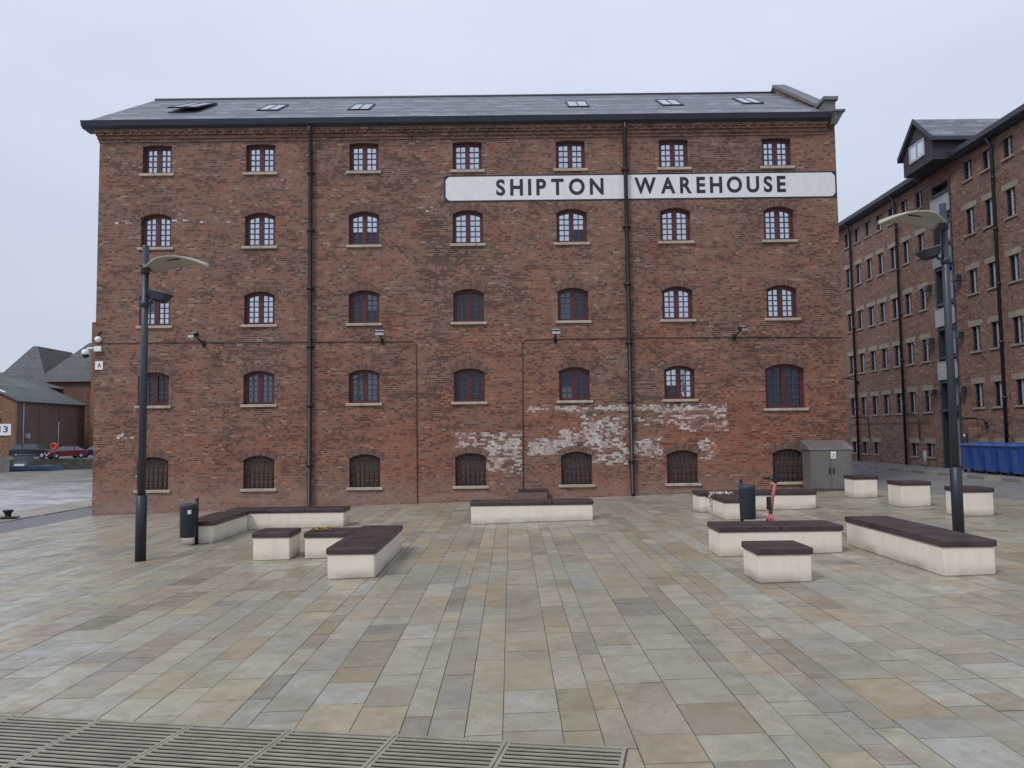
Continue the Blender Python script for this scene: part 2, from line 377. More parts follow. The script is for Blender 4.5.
M['g_dark'] = glass('dark_weak_mirror_glass', (.8, .85, 1.), .02, (.007, .008, .010), 3.)  # dark reflections of unseen buildings opposite are put into this glass

# ------------------------------------------------------------------ ground surfaces
def tarmac(name, col, var=.16, setts=0.):
    t = NT(name); P = t.pos()
    n1 = t.noise(P[0], .35, 5, .6); n2 = t.noise(P[0], 60, 3); n3 = t.noise(P[0], 2.2, 5, .65)
    c = t.mix(t.rng(t.m('ADD', t.m('MULTIPLY', n1, .6), t.m('MULTIPLY', n3, .4)), .36, .64), scl(col, 1 - var), scl(col, 1 + var))
    c = t.mix(t.rng(n2, .45, .7, 0, .3), c, scl(col, 1.5))
    if setts:
        r = t.m('DIVIDE', P[2], setts); row = t.m('FLOOR', r)
        uu = t.m('ADD', t.m('DIVIDE', P[1], setts * 1.7), t.m('MULTIPLY', row, .5))
        w, _ = t.white(t.comb(t.m('FLOOR', uu), row, 1.))
        c = t.mix(.5, c, t.mix(w, scl(col, .72), scl(col, 1.25)))
        e = t.m('MAXIMUM', t.m('LESS_THAN', t.m('FRACT', r), .06), t.m('LESS_THAN', t.m('FRACT', uu), .04))
        c = t.mix(t.m('MULTIPLY', e, .6), c, scl(col, .45))
    return t.bsdf(c, t.rng(n3, .3, .7, .55, .8), 0, .4, n2, .25, .004)
M['tarmac'] = tarmac('grey_tarmac', (.13, .13, .135))
M['path'] = tarmac('blue_grey_quay_tarmac', (.15, .152, .165))
M['street'] = tarmac('pale_grey_street_setts', (.20, .20, .205), setts=.3)
M['joint'] = tarmac('sandy_paving_joint', (.23, .215, .18))
M['quay_stone'] = tarmac('quay_coping_stone', (.29, .27, .235), setts=.9)
M['quay_wall'] = brick_mat('mossy_quay_wall', [(0, (.05, .055, .045)), (.5, (.075, .08, .065)), (1, (.10, .095, .085))], (.05, .05, .042), .1, bw=.9, bh=.35)

def strip_sheet(xs, y0, y1, dz, name, mat, zf=gz):
    mb = MB()
    for a, b in zip(xs[:-1], xs[1:]):
        mb.face([(a, y0, zf(a) + dz), (b, y0, zf(b) + dz), (b, y1, zf(b) + dz), (a, y1, zf(a) + dz)])
    return mb.build(name, mat, kind='structure')
strip_sheet([-16.2, 18.5, 900.], -900, 900, -.012, 'ground', M['tarmac'])
far = MB(); far.box(-900, -16.21, 90.6, 900, -2.6, -.32); far.build('far_quay_ground', M['tarmac'], kind='structure')
fw = MB(); fw.box(-900, -16.22, 90.3, 90.6, -2.6, -.29); fw.build('far_quay_wall', M['quay_wall'], kind='structure')
nq = MB(); nq.box(-16.5, -16.2, -900, 90.3, -2.6, gz(-16.2) - .002); nq.build('near_quay_wall', M['quay_wall'], kind='structure')
qc = MB()
y = -40.
while y < 90:
    L = random.uniform(1.0, 1.5); x1 = -14.9 + random.uniform(-.05, .05)
    qc.box(-16.56, x1, y, y + L - .012, gz(-16) - .2, gz(-16) + .05 + random.uniform(-.006, .012), bev=.015); y += L
qc.build('quay_coping', M['quay_stone'], kind='structure', fix=False)
strip_sheet([-14.95, -12.9], -60, 90, -.004, 'quay_path', M['path'])
strip_sheet([-12.9, 14.2], -12, 24.2, -.006, 'paving_bed', M['joint'])

# water of the dock
t = NT('choppy_brown_grey_water'); P = t.pos()
wv = t.comb(t.m('MULTIPLY', P[1], .8), P[2], 0.)
n1 = t.noise(wv, 1.15, 5, .62, .8); n2 = t.noise(wv, .33, 4, .55, .5); n3 = t.noise(wv, .09, 3)
h = t.m('ADD', t.m('MULTIPLY', n1, .6), n2)
rip = t.rng(t.m('ADD', t.m('MULTIPLY', n1, .6), t.m('MULTIPLY', n2, .4)), .42, .58)
refl_far = t.rng(t.m('ADD', P[2], t.m('MULTIPLY', n3, 30.)), 60., 84.)
wc = t.mix(rip, t.mix(refl_far, (.20, .195, .185), (.085, .075, .055)), t.mix(refl_far, (.46, .46, .47), (.25, .235, .205)))  # reflections painted in: brown of the buildings far off, pale sky nearer
M['water'] = t.bsdf(wc, .34, 0, .4, h, .5, .2)
wb = MB(); wb.face([(-900, -900, -1.5), (-16.3, -900, -1.5), (-16.3, 90.4, -1.5), (-900, 90.4, -1.5)]); wb.build('water', M['water'], kind='structure')

# ---- sandstone paving: one stone = one face, courses running towards the warehouse
TH = rad(-13.0)
GA = Vector((.72, 5.10)); GU = Vector((math.cos(TH), math.sin(TH))); GV = Vector((-GU.y, GU.x))     # right-hand far corner of the drain
GD = 1.35                                                                                        # length of a grating panel
def clip(poly, p, n):
    out = []
    for i in range(len(poly)):
        a, b = poly[i], poly[(i + 1) % len(poly)]; da, db = (a - p).dot(n), (b - p).dot(n)
        if da >= 0: out.append(a)
        if (da >= 0) != (db >= 0): out.append(a + (b - a) * (da / (da - db)))
    return out if len(out) > 2 else []
PAL = [((.345, .325, .275), 11), ((.33, .32, .285), 10), ((.345, .31, .245), 9), ((.30, .295, .268), 8), ((.32, .275, .215), 6), ((.28, .262, .235), 6),
       ((.345, .295, .24), 5), ((.235, .215, .195), 4), ((.375, .36, .325), 5), ((.26, .23, .18), 3), ((.285, .24, .215), 3), ((.30, .255, .185), 3), ((.32, .325, .31), 5)]
PALW = [w for _, w in PAL]
def cluster(x, y):
    return .5 + .25 * math.sin(x * .8 + 1.3 * math.sin(y * .37)) + .25 * math.sin(y * .55 + 2.1 + x * .3)
stones = []; x = -12.9
widths = [.2, .26, .31, .36, .41, .47]
while x < 14.2:
    w = random.choice(widths); yy = -12 - random.random(); last = None
    while yy < 23.98:
        L = random.choice([.28, .36, .45, .55, .65, .82]) * random.uniform(.92, 1.08)
        if random.random() < .46 and last: c = last
        else: c = random.choices(PAL, PALW)[0][0]
        last = c
        k = random.uniform(.93, 1.07) * (1.12 - .12 * cluster(x, yy)); wm = random.uniform(-.008, .008)
        c = tuple(v * .78 + m_ * .22 for v, m_ in zip(c, (.322, .31, .272)))
        k *= 1.16
        if random.random() < .03: k *= .80
        cc = (c[0] * k * .885 + wm, c[1] * k * .88, c[2] * k * .82 - wm)
        g = random.uniform(.002, .0045)
        poly = [Vector((x + g, yy + g)), Vector((x + w - g, yy + g)), Vector((x + w - g, min(yy + L - g, 23.97))), Vector((x + g, min(yy + L - g, 23.97)))]
        sub = [poly]
        if yy < 8 and x < 2.5:
            s1 = clip(poly, GA + GU * .006, GU)
            ins = clip(poly, GA + GU * .006, -GU)
            s2 = clip(ins, GA + GV * .01, GV) if ins else []
            s3 = clip(ins, GA - GV * (GD + .05), -GV) if ins else []
            sub = [s for s in (s1, s2, s3) if s]
        sub = [clip(s, Vector((10.15, 24.)), Vector((-.92, -.38))) for s in sub]
        for s in sub:
            if s: stones.append((s, cc, random.uniform(-.0015, .0015)))
        yy += L
    x += w
me = bpy.data.meshes.new('paving'); vs = []; fs = []; cs = []
for s, c, dz in stones:
    b = len(vs); n = len(s)
    vs += [(p.x, p.y, gz(p.x) + .004 + dz) for p in s] + [(p.x, p.y, gz(p.x) - .02) for p in s]
    fs.append(list(range(b, b + n))); cs.append(c)
    for i in range(n): fs.append([b + i, b + n + i, b + n + (i + 1) % n, b + (i + 1) % n]); cs.append(scl(c, .6))
me.from_pydata(vs, [], fs)
at = me.attributes.new('stone_colour', 'FLOAT_COLOR', 'FACE')
for i, c in enumerate(cs): at.data[i].color = (*c, 1)
t = NT('sandstone_paving'); P = t.pos()
a = t.new('ShaderNodeAttribute', attribute_name='stone_colour')
bl = t.noise(P[0], 1.1, 5, .6, .6); fn = t.noise(P[0], 26, 4, .6); md = t.noise(P[0], 4.5, 5, .65, .8); big = t.noise(P[0], .16, 3)
c = a.outputs['Color']
c = t.mix(t.rng(md, .40, .64, 0, .85), c, t.mix(1., c, (.78, .72, .64), 'MULTIPLY'))
ov = t.new('ShaderNodeTexVoronoi', feature='SMOOTH_F1'); t.put(ov.inputs['Vector'], t.comb(t.m('ADD', P[1], t.m('MULTIPLY', md, .25)), t.m('MULTIPLY', P[2], .8), 0.)); ov.inputs['Scale'].default_value = 2.1
c = t.mix(t.m('MULTIPLY', t.rng(ov.outputs['Distance'], .20, .26, 0, .26), t.rng(bl, .45, .55)), c, t.mix(1., c, (.72, .70, .68), 'MULTIPLY'))
c = t.mix(t.rng(bl, .48, .66, 0, .55), c, t.mix(1., c, (.78, .80, .84), 'MULTIPLY'))
c = t.mix(t.rng(t.noise(P[0], 3.1, 3, .5, 1.5), .57, .68, 0, .42), c, (.31, .225, .15))
c = t.mix(t.rng(fn, .35, .7, 0, .25), c, t.mix(1., c, (1.22, 1.2, 1.18), 'MULTIPLY'))
c = t.mix(t.rng(big, .38, .62, 0, .22), c, t.mix(1., c, (.80, .80, .82), 'MULTIPLY'))
vor = t.new('ShaderNodeTexVoronoi'); t.put(vor.inputs['Vector'], P[0]); vor.inputs['Scale'].default_value = 3.2
sp = t.m('MULTIPLY', t.m('LESS_THAN', vor.outputs['Distance'], .055), .45)
c = t.mix(sp, c, (.12, .115, .10))
ro = t.rng(t.m('ADD', t.m('MULTIPLY', bl, .5), t.m('MULTIPLY', md, .5)), .36, .64, .27, .58)
M['paving'] = t.bsdf(c, ro, 0, .45, t.m('ADD', t.m('MULTIPLY', fn, .4), md), .18, .006)
me.materials.append(M['paving']); obj('paving', me, kind='structure')

# street beyond the paving, pavement and kerb in front of the right-hand building
st = MB()
for a_, b_ in (((10.15, 24.0), (10.15, 300.)),): pass
def sheet(poly, dz, name, mat):
    mb = MB(); mb.face([(x, y, gz(x) + dz) for x, y in poly]); mb.build(name, mat, kind='structure', fix=False)
sheet([(10.15, 24.), (15.1, 12.02), (15.3, -12), (15.3, 200), (10.15, 200)], -.003, 'street', M['street'])
kb = MB(); y = -10.
while y < 60:
    kb.hexa([(15.3, y, gz(15.3) - .05), (15.45, y, gz(15.45) - .05), (15.45, y + .9, gz(15.45) - .05), (15.3, y + .9, gz(15.3) - .05),
             (15.315, y, gz(15.3) + .1), (15.45, y, gz(15.45) + .1), (15.45, y + .9, gz(15.45) + .1), (15.315, y + .9, gz(15.3) + .1)]); y += .91
kb.build('kerb', M['quay_stone'], kind='structure', fix=False)
sheet([(15.45, -10), (16.9, -10), (16.9, 60), (15.45, 60)], .096, 'pavement', M['street'])

# ------------------------------------------------------------------ drain gratings
G0 = 'slotted drain grating panels in the foreground'
pit = MB(); c4 = [GA - GU * .01, GA - GU * 8 * .785 + GV * 0., GA - GU * 8 * .785 - GV * (GD + .04), GA - GU * .01 - GV * (GD + .04)]
pit.face([(p.x, p.y, gz(p.x) - .003) for p in c4]); pit.build('drain_bed', M['pit'], kind='structure', fix=False)  # shallow sheet; the shade of a deep channel is painted as near-black
ORD = ['rightmost', 'second', 'third', 'fourth', 'fifth', 'sixth', 'seventh', 'eighth']
def grate_mesh(which):
    mb = MB(); W = .785; fr = .028
    def bar(u0, u1, v0, v1, h=.02, h0=0.):
        q = []
        for zz in (h0, h):
            for (u, v) in ((u0, v0), (u1, v0), (u1, v1), (u0, v1)):
                p = GU * u + GV * v; q.append((p.x, p.y, .024 * p.x + zz))
        mb.hexa(q)
    if which == 'frame':
        bar(-W + .004, -W + fr, -GD, 0); bar(-fr, -.004, -GD, 0); bar(-W + fr + .001, -fr - .001, -.03, -.002); bar(-W + fr + .001, -fr - .001, -GD, -GD + .03)
    else:
        v = -.03 - .022
        while v > -GD + .06:
            bar(-W + fr - .002, -fr + .002, v - .027, v, .0185, .0125); v -= .057
    return mb.mesh(which, M['iron'])
gm = {k: grate_mesh(k) for k in ('frame', 'bars')}
for i in range(8):
    p = GA - GU * (.785 * i)
    o = thing('drain_grating', (p.x, p.y, gz(p.x) + .0), ('rightmost slotted iron grating panel, at the right end of the foreground drain' if i == 0 else
              '%s slotted iron grating panel from the right end of the drain' % ORD[i]), 'drain grating', G0)
    obj('frame', gm['frame'], o); obj('bars', gm['bars'], o)

# ------------------------------------------------------------------ the big warehouse
FY = 24.0
WX0, WX1 = -12.88, 10.4
COLX = [-11.055 + 3.264 * i for i in range(7)]
ROWS = [(10.325, 11.235, .03), (7.965, 9.035, .13), (5.49, 6.526, .13), (3.0, 4.035, .13), (.407, 1.415, .13)]
WW = .955
def arch_poly(xc, w, z0, z1, rise, n=10):
    x0, x1 = xc - w / 2, xc + w / 2; zs = z1 - rise
    pts = [(x0, z0), (x1, z0)]
    R = (w * w / 4 + rise * rise) / (2 * rise); cz = z1 - R; a0 = math.asin(w / 2 / R)
    for k in range(n + 1):
        a = a0 - 2 * a0 * k / n; pts.append((xc + R * math.sin(a), cz + R * math.cos(a)))
    return pts
wh = thing('brick_warehouse', (-1.24, 28.3, gz(-1.24)), 'five-storey red brick warehouse with SHIPTON WAREHOUSE painted in black on a white band', 'warehouse')
wins = []
for j, (z0, z1, rise) in enumerate(ROWS):
    for i, xc in enumerate(COLX):
        if j == 3 and i == 6: wins.append((i, j, 8.54, 1.22, 2.68, 4.05, .16))
        else: wins.append((i, j, xc + (.02 if j == 4 else 0), WW if j else .92, z0, z1, rise))
BY = 32.6
wall = plate([(WX0, -.8), (WX1, -.8), (WX1, 11.75), (WX0, 11.75)], [arch_poly(xc, w, z0, z1, r) for (_, _, xc, w, z0, z1, r) in wins], .4, lambda u, v, w: (u, FY + w, v))
wall.box(WX0, WX1, BY - .4, BY, -.8, 11.75)
wall.box(WX0 + .003, WX0 + .4, FY + .4, BY - .4, -.8, 11.75)
wall.box(WX1 - .4, WX1 - .003, FY + .4, BY - .4, -.8, 11.75)
RY, RZ = 28.3, 14.58; EZ = 11.93
for (xa, xb, up) in ((WX0 + .003, WX0 + .35, -.06), (WX1 - .36, WX1 - .003, .22)):   # gable triangles
    wall.raw([(x, y, z) for x in (xa, xb) for (y, z) in ((FY + .02, 11.75), (BY - .02, 11.75), (BY - .02, 11.86 + up), (RY, RZ + up), (FY + .02, 11.86 + up))],
             [(0, 1, 2, 3, 4), (9, 8, 7, 6, 5), (0, 5, 6, 1), (1, 6, 7, 2), (2, 7, 8, 3), (3, 8, 9, 4), (4, 9, 5, 0)])
wall.build('wall', M['brick'], wh, fix=True)
cor = MB()
for (z0, z1, d) in ((11.33, 11.42, .03), (11.425, 11.52, .075), (11.525, 11.60, .12), (11.605, 11.745, .16)):
    cor.box(WX0 + .0, 10.12, FY - d, FY - .002, z0, z1)
    cor.box(WX0 - d * .6, WX0 - .001, FY - d + .004, FY + .5, z0, z1)
for k in range(78):          # dentil headers under the gutter
    cor.box(WX0 + .1 + k * .295, WX0 + .2 + k * .295, FY - .155, FY - .121, 11.53, 11.6)
cor.build('cornice', M['brick_plain'], wh)
gut = MB()
prof = [(FY - .18, 11.71), (FY - .30, 11.77), (FY - .36, 11.93), (FY - .165, 11.93), (FY - .165, 11.71)]
gut.raw([(x, y, z) for x in (-13.32, 10.2) for (y, z) in prof], [(0, 1, 2, 3, 4), (9, 8, 7, 6, 5)] + [((i + 1) % 5, i, 5 + i, 5 + (i + 1) % 5) for i in range(5)])
gut.box(-13.32, WX0 - .0, FY - .164, FY + .25, 11.72, 11.93)
gut.build('gutter', M['lead'], wh)
# roof
sl = (RZ - EZ) / (RY - FY + .25)
def rz_(y): return EZ + sl * (y - (FY - .25))
rf = MB()
xa, xb = -13.14, 10.02
def slab(y0, z0, y1, z1, th):
    rf.raw([(x, y, z) for x in (xa, xb) for (y, z) in ((y0, z0), (y1, z1), (y1, z1 - th), (y0, z0 - th))],
           [(0, 1, 2, 3), (7, 6, 5, 4), (0, 4, 5, 1), (1, 5, 6, 2), (2, 6, 7, 3), (3, 7, 4, 0)])
slab(FY - .25, EZ + .03, RY, RZ + .03, .1); slab(2 * RY - FY + .25, EZ + .03, RY + .001, RZ + .03, .1)
roof = rf.build('roof', M['slate'], wh)
rd = MB(); rd.tube([(xa, RY, RZ + .03), (xb, RY, RZ + .03)], .07, 8); rd.build('ridge_tiles', M['barge'], roof, off=worldloc(roof))
for k in range(9):
    pass
# skylights
def skylight(xc, y0, y1, w, openup=0.):
    fr = MB(); gl = MB()
    L = (y1 - y0) * math.hypot(1, sl)
    for (a, b, c_, d) in ((-w / 2, -w / 2 + .05, 0, L), (w / 2 - .05, w / 2, 0, L), (-w / 2 + .05, w / 2 - .05, 0, .05), (-w / 2 + .05, w / 2 - .05, L - .05, L), (-.018, .018, .05, L - .05)):
        fr.box(a, b, c_, d, 0, .045)
    gl.box(-w / 2 + .05, w / 2 - .05, .05, L - .05, .02, .036)
    ang = math.atan(sl)
    T = Matrix.Translation((xc, y0, rz_(y0) + .035)) @ Matrix.Rotation(ang, 4, 'X')
    if openup:
        fr2 = MB(); fr2.add(MB().box(-w / 2, w / 2, 0, L, 0, .03)); fr2.xform(T)
        S = Matrix.Translation((xc, y0, rz_(y0) + .055)) @ Matrix.Rotation(ang, 4, 'X') @ Matrix.Translation((0, L * .55, .07)) @ Matrix.Rotation(-openup, 4, 'X') @ Matrix.Translation((0, -L * .55, 0))
        fr.xform(S); gl.xform(S); fr.add(fr2)
    else: fr.xform(T); gl.xform(T)
    o = fr.build('skylight', M['bay_dark'], roof, off=worldloc(roof))
    gl.build('pane', M['g_grey'] if openup else M['g_bright'], o, off=worldloc(o))
    return o
tag(skylight(-10.75, 25.1, 26.9, .95, rad(3)), 'skylight standing open at the left end of the roof')
for xc, y0 in ((-8.0, 25.3), (-4.94, 25.2), (2.42, 25.3), (5.6, 25.4), (8.38, 25.6)): skylight(xc, y0, y0 + 1.25, .72)
# coped gable end on the right
cp = MB()
for sgn in (1, -1):
    y0 = FY - .1 if sgn > 0 else 2 * RY - FY + .1
    a = [(y0 + sgn * .55, EZ + .33 + .28), (RY, RZ + .36), (RY, RZ + .24), (y0 + sgn * .55, EZ + .33 + .16)]
    cp.raw([(x, y, z) for x in (10.0, 10.46) for (y, z) in a], [(0, 1, 2, 3), (7, 6, 5, 4), (0, 4, 5, 1), (1, 5, 6, 2), (2, 6, 7, 3), (3, 7, 4, 0)])
cp.build('gable_coping', M['coping'], wh)
kn = MB(); kn.box(10.06, 10.4, FY - .12, FY + .5, 11.94, 12.38); kn.box(10.0, 10.47, FY - .2, FY + .56, 12.38, 12.50, bev=.015)
kn.hexa([(10.2, FY - .2, 11.60), (10.40, FY - .2, 11.60), (10.40, FY + .3, 11.60), (10.2, FY + .3, 11.60), (10.2, FY - .3, 11.94), (10.58, FY - .3, 11.94), (10.58, FY + .3, 11.94), (10.2, FY + .3, 11.94)])
kn.box(10.195, 10.62, FY - .34, FY + .32, 11.945, 12.02, bev=.012)
kn.build('kneeler', M['coping'], wh)
# drain pipes
for px in (-6.185, 3.715):
    dp = MB(); yb = FY - .11; g = gz(px)
    dp.tube([(px, FY - .26, 11.7), (px, FY - .24, 11.5), (px, yb, 11.22), (px, yb, g + .12), (px, yb - .12, g + .03)], .062, 10)
    for z in [1.1 + 1.83 * k for k in range(6)]:
        dp.tube([(px, yb, z - .045), (px, yb, z + .045)], .082, 10); dp.box(px - .12, px + .12, yb + .02, FY - .001, z - .025, z + .025)
    dp.build('drainpipe', M['pipe'], wh)
cd = MB(); r = .012
cd.tube([(-12.86, FY - .02, 4.97), (-6.3, FY - .02, 4.925), (-6.06, FY - .02, 4.925), (-3.0, FY - .02, 4.9), (-2.9, FY - .02, 4.80), (-2.89, FY - .02, gz(-2.9) + .02)], r, 6)
cd.tube([(10.36, FY - .02, 4.86), (3.8, FY - .02, 4.93), (3.6, FY - .02, 4.93), (.5, FY - .02, 4.91), (.4, FY - .02, 4.82), (.37, FY - .02, gz(.4) + .3)], r, 6)
cd.build('cable_conduit', M['conduit'], wh)
# painted name band
n = .11
X0, X1, Z0, Z1 = -1.95, 10.34, 9.34, 10.10
def notch(x0, x1, z0, z1, n): return [(x0 + n, z0), (x1 - n, z0), (x1 - n * .45, z0 + n * .45), (x1, z0 + n), (x1, z1 - n), (x1 - n * .45, z1 - n * .45), (x1 - n, z1), (x0 + n, z1), (x0 + n * .45, z1 - n * .45), (x0, z1 - n), (x0, z0 + n), (x0 + n * .45, z0 + n * .45)]
border = plate([(X0 - .05, Z0 - .055), (X1 + .035, Z0 - .055), (X1 + .035, Z1 + .045), (X0 - .05, Z1 + .045)], [], .004, lambda u, v, w: (u, FY - .004 + w - .001, v))
sign = border.build('name_band', M['sign_black'], wh)
tag(sign, 'white painted name band lettered SHIPTON WAREHOUSE')
plate(notch(X0, X1, Z0, Z1, n), [], .004, lambda u, v, w: (u, FY - .009 + w, v)).build('white_panel', M['sign_white'], sign, off=worldloc(sign))
LM = lambda u, v, w: (u, FY - .0095 - w, v)
# letter by letter, with the wide spacing of the painted name
def spaced(body, u0, u1, v0, v1, gap):
    let = MB()
    glyph = [text_mb(ch, 1., 1., .032) for ch in body]
    wd = [max(v.x for v in g.v) - min(v.x for v in g.v) for g in glyph]
    k = (u1 - u0 - gap * (len(body) - 1)) / sum(wd); u = u0
    for g, w_ in zip(glyph, wd):
        xm = min(v.x for v in g.v); ym, yM = min(v.y for v in g.v), max(v.y for v in g.v)
        g.v = [Vector(LM(u + (v.x - xm) * k, v0 + (v.y - ym) / (yM - ym) * (v1 - v0), (v.z + .5) * .004)) for v in g.v]
        let.add(g); u += w_ * k + gap
    o = let.build('lettering', M['sign_black'], sign, off=worldloc(sign)); o['label'] = 'dark lettering reading ' + body
spaced('SHIPTON', -.36, 3.03, 9.475, 10.005, .16)
spaced('WAREHOUSE', 4.0, 8.78, 9.485, 10.01, .145)

# windows: local frame, outer wall face at y = 0, inside is +y, origin at the middle of the sill line
def window_meshes(w, h, rise, rows, key):
    d = {}
    mp = lambda u, v, q: (u, .14 + q, v)
    fr = .105; mid = .075
    out = arch_poly(0, w - .002, .0, h - .001, rise)
    holes = []
    for s in (-1, 1):
        x0, x1 = (-w / 2 + fr, -mid) if s < 0 else (mid, w / 2 - fr)
        R = (w * w / 4 + rise * rise) / (2 * rise); cz = h - R
        top = lambda x: cz + math.sqrt(R * R - x * x) - .1
        holes.append([(x0, .085), (x1, .085), (x1, top(x1)), ((x0 + x1) / 2, top((x0 + x1) / 2)), (x0, top(x0))])
    f = plate(out, holes, .08, mp)
    f.box(-.018, .018, .132, .139, .03, h - .12)
    d['frame'] = f.mesh('frame', M['red_frame'])
    b = MB()
    for hp in holes:
        x0, x1 = hp[0][0], hp[1][0]; xm = (x0 + x1) / 2; z0 = .085; zt = hp[3][1]
        b.box(xm - .016, xm + .016, .158, .176, z0, zt)
        for k in range(1, rows): zz = z0 + (zt - z0) * k / rows; b.box(x0, x1, .16, .174, zz - .014, zz + .014)
    d['bars'] = b.mesh('bars', M['bars'])
    p = MB(); zc = .085 + (h - .19) * .42
    zt = h - .09
    for s, (x0, x1) in ((0, (-w / 2 + fr - .01, -mid + .01)), (1, (mid - .01, w / 2 - fr + .01))):
        p.face([(x0, .185, .08), (x1, .185, .08), (x1, .185, zc), (x0, .185, zc)], mi=2 * s)
        p.face([(x0, .185, zc), (x1, .185, zc), (x1, .185, zt), (x0, .185, zt)], mi=2 * s + 1)
    d['panes'] = p
    s_ = MB(); s_.box(-w / 2 - .085, w / 2 + .085, -.06, .16, -.085, -.002, bev=.010); d['sill'] = s_.mesh('sill', M['stone'])
    a = MB(); R = (w * w / 4 + rise * rise) / (2 * rise); cz = h - R; a0 = math.asin(w / 2 / R) * 1.06; nb = 15
    if rise > .05:
        for k in range(nb):
            t0, t1 = -a0 + 2 * a0 * (k + .06) / nb, -a0 + 2 * a0 * (k + .94) / nb
            q = [(rr * math.sin(tt), cz + rr * math.cos(tt)) for rr, tt in ((R + .004, t0), (R + .004, t1), (R + .19, t1), (R + .19, t0))]
            a.raw([(x, yy, z) for yy in (-.006, .03) for x, z in q], [(0, 1, 2, 3), (7, 6, 5, 4), (0, 4, 5, 1), (1, 5, 6, 2), (2, 6, 7, 3), (3, 7, 4, 0)], k % 3 if k % 5 else 2)
        d['arch'] = a.mesh('arch', [M['arch0'], M['arch1'], M['arch2']])
    else:
        a.box(-w / 2 - .06, w / 2 + .06, -.004, .13, h + .002, h + .075); d['arch'] = a.mesh('lintel', M['arch2'])  # dark strip, its colour stands in for the shadow at the window head
    return d
M['arch0'] = paint('arch_brick_red', (.20, .105, .08), .9, var=.3, scale=9)
M['arch1'] = paint('arch_brick_brown', (.175, .10, .08), .9, var=.3, scale=9)
M['arch2'] = paint('arch_brick_dark', (.125, .08, .068), .9, var=.3, scale=9)
GL = {'b': 'g_bright', 'd': 'g_dark', 'g': 'g_grey', 'u': 'g_blue'}
# four letters per window: left leaf lower, upper, right leaf lower, upper
PANES = {(0, 2): 'bgbb', (2, 1): 'dbdb', (4, 1): 'bbdb', (2, 2): 'dddg', (3, 2): 'dddd', (4, 2): 'uudd', (0, 3): 'dddd', (1, 3): 'gggg', (2, 3): 'gggg',
         (3, 3): 'dddd', (4, 3): 'gddd', (5, 3): 'dbbb', (6, 3): 'dddd'}
cache = {}; wl = worldloc(wh)
for (i, j, xc, w, z0, z1, rise) in wins:
    loc = Vector((xc, FY, z0)) - wl
    if j < 4:
        k = (round(w, 3), round(z1 - z0, 3), rise)
        if k not in cache: cache[k] = window_meshes(w, z1 - z0, rise, 4 if j == 0 else 5, k)
        d = cache[k]
        o = obj('window', d['frame'], wh, loc)
        obj('glazing_bars', d['bars'], o)
        code = PANES.get((i, j), 'bbbb')
        if ('p', k, code) not in cache: cache[('p', k, code)] = d['panes'].mesh('panes', [M[GL[ch]] for ch in code], fix=False)
        obj('panes', cache[('p', k, code)], o); obj('sill', d['sill'], o); obj('lintel' if j == 0 else 'brick_arch', d['arch'], o)
        if j == 3 and i == 6: o['label'] = 'larger dark window at the right end of the second row'
    else:
        h = z1 - z0
        if 'barred' not in cache:
            sh = plate(arch_poly(0, w - .002, 0, h - .001, rise), [], .05, lambda u, v, q: (u, .17 + q, v)); 
            for q in range(6): sh.box(-w / 2 + .03 + q * .145, -w / 2 + .15 + q * .145, .155, .169, .02, h - .16)
            gr = MB(); R = (w * w / 4 + rise * rise) / (2 * rise)
            for q in range(7):
                x = -w / 2 + .06 + q * (w - .12) / 6; gr.tube([(x, .07, 0), (x, .07, h - R + math.sqrt(R * R - x * x))], .015, 6)
            for q in range(5):
                z = .06 + q * (h - .2) / 4; gr.box(-w / 2, w / 2, .062, .078, z - .02, z + .02)
            d = window_meshes(w, h, rise, 5, 'b')
            cache['barred'] = (sh.mesh('shutter', M['shutter']), gr.mesh('grille', M['grille']), d['sill'], d['arch'])
        a_, b_, c_, d_ = cache['barred']
        o = obj('window', a_, wh, loc); obj('grille', b_, o); obj('sill', c_, o); obj('brick_arch', d_, o)

# ------------------------------------------------------------------ fittings on the facade
def floodlight(x, z, yaw, label):
    t_ = thing('floodlight', (x, FY, z), label, 'floodlight', 'floodlights on the warehouse facade')
    b = MB(); b.box(-.05, .05, -.03, -.001, -.12, .08, bev=.008); b.tube([(0, -.03, -.04), (0, -.22, .02), (yaw * .06, -.38, .12)], .028, 8)
    b.build('bracket', M['black'], t_, off=(0, 0, 0))
    h = MB(); h.hexa([(-.14, -.1, -.05), (.14, -.1, -.05), (.12, .1, -.03), (-.12, .1, -.03), (-.15, -.12, .06), (.15, -.12, .06), (.1, .1, .08), (-.1, .1, .08)])
    T = Matrix.Translation((yaw * .12, -.48, .17)) @ Matrix.Rotation(yaw * .5, 4, 'Z') @ Matrix.Rotation(rad(18), 4, 'X')
    h.xform(T); hd = h.build('lamp_head', M['black'], t_, off=(0, 0, 0))
    g = MB(); g.box(-.13, .13, -.128, -.121, -.03, .05); g.xform(T); g.build('lens', M['lamp_glass'], hd, off=(0, 0, 0))
    tp = MB(); tp.box(-.12, .12, -.09, .07, .081, .086); tp.xform(T); tp.build('top_plate', M['grey_frame'], hd, off=(0, 0, 0))
floodlight(-9.5, 4.93, -1, 'black floodlight on the warehouse wall, left of the left-hand drainpipe')
floodlight(-3.95, 4.93, 0, 'black floodlight on the warehouse wall, just right of the left-hand drainpipe')
floodlight(1.42, 4.90, 0, 'black floodlight on the warehouse wall, between the conduit drop and the right-hand drainpipe')
floodlight(7.0, 4.92, 1, 'black floodlight on the warehouse wall, right of the right-hand drainpipe')
cc = thing('security_camera', (-12.80, FY, 4.70), 'white dome security camera on a bracket at the left corner of the warehouse', 'camera')
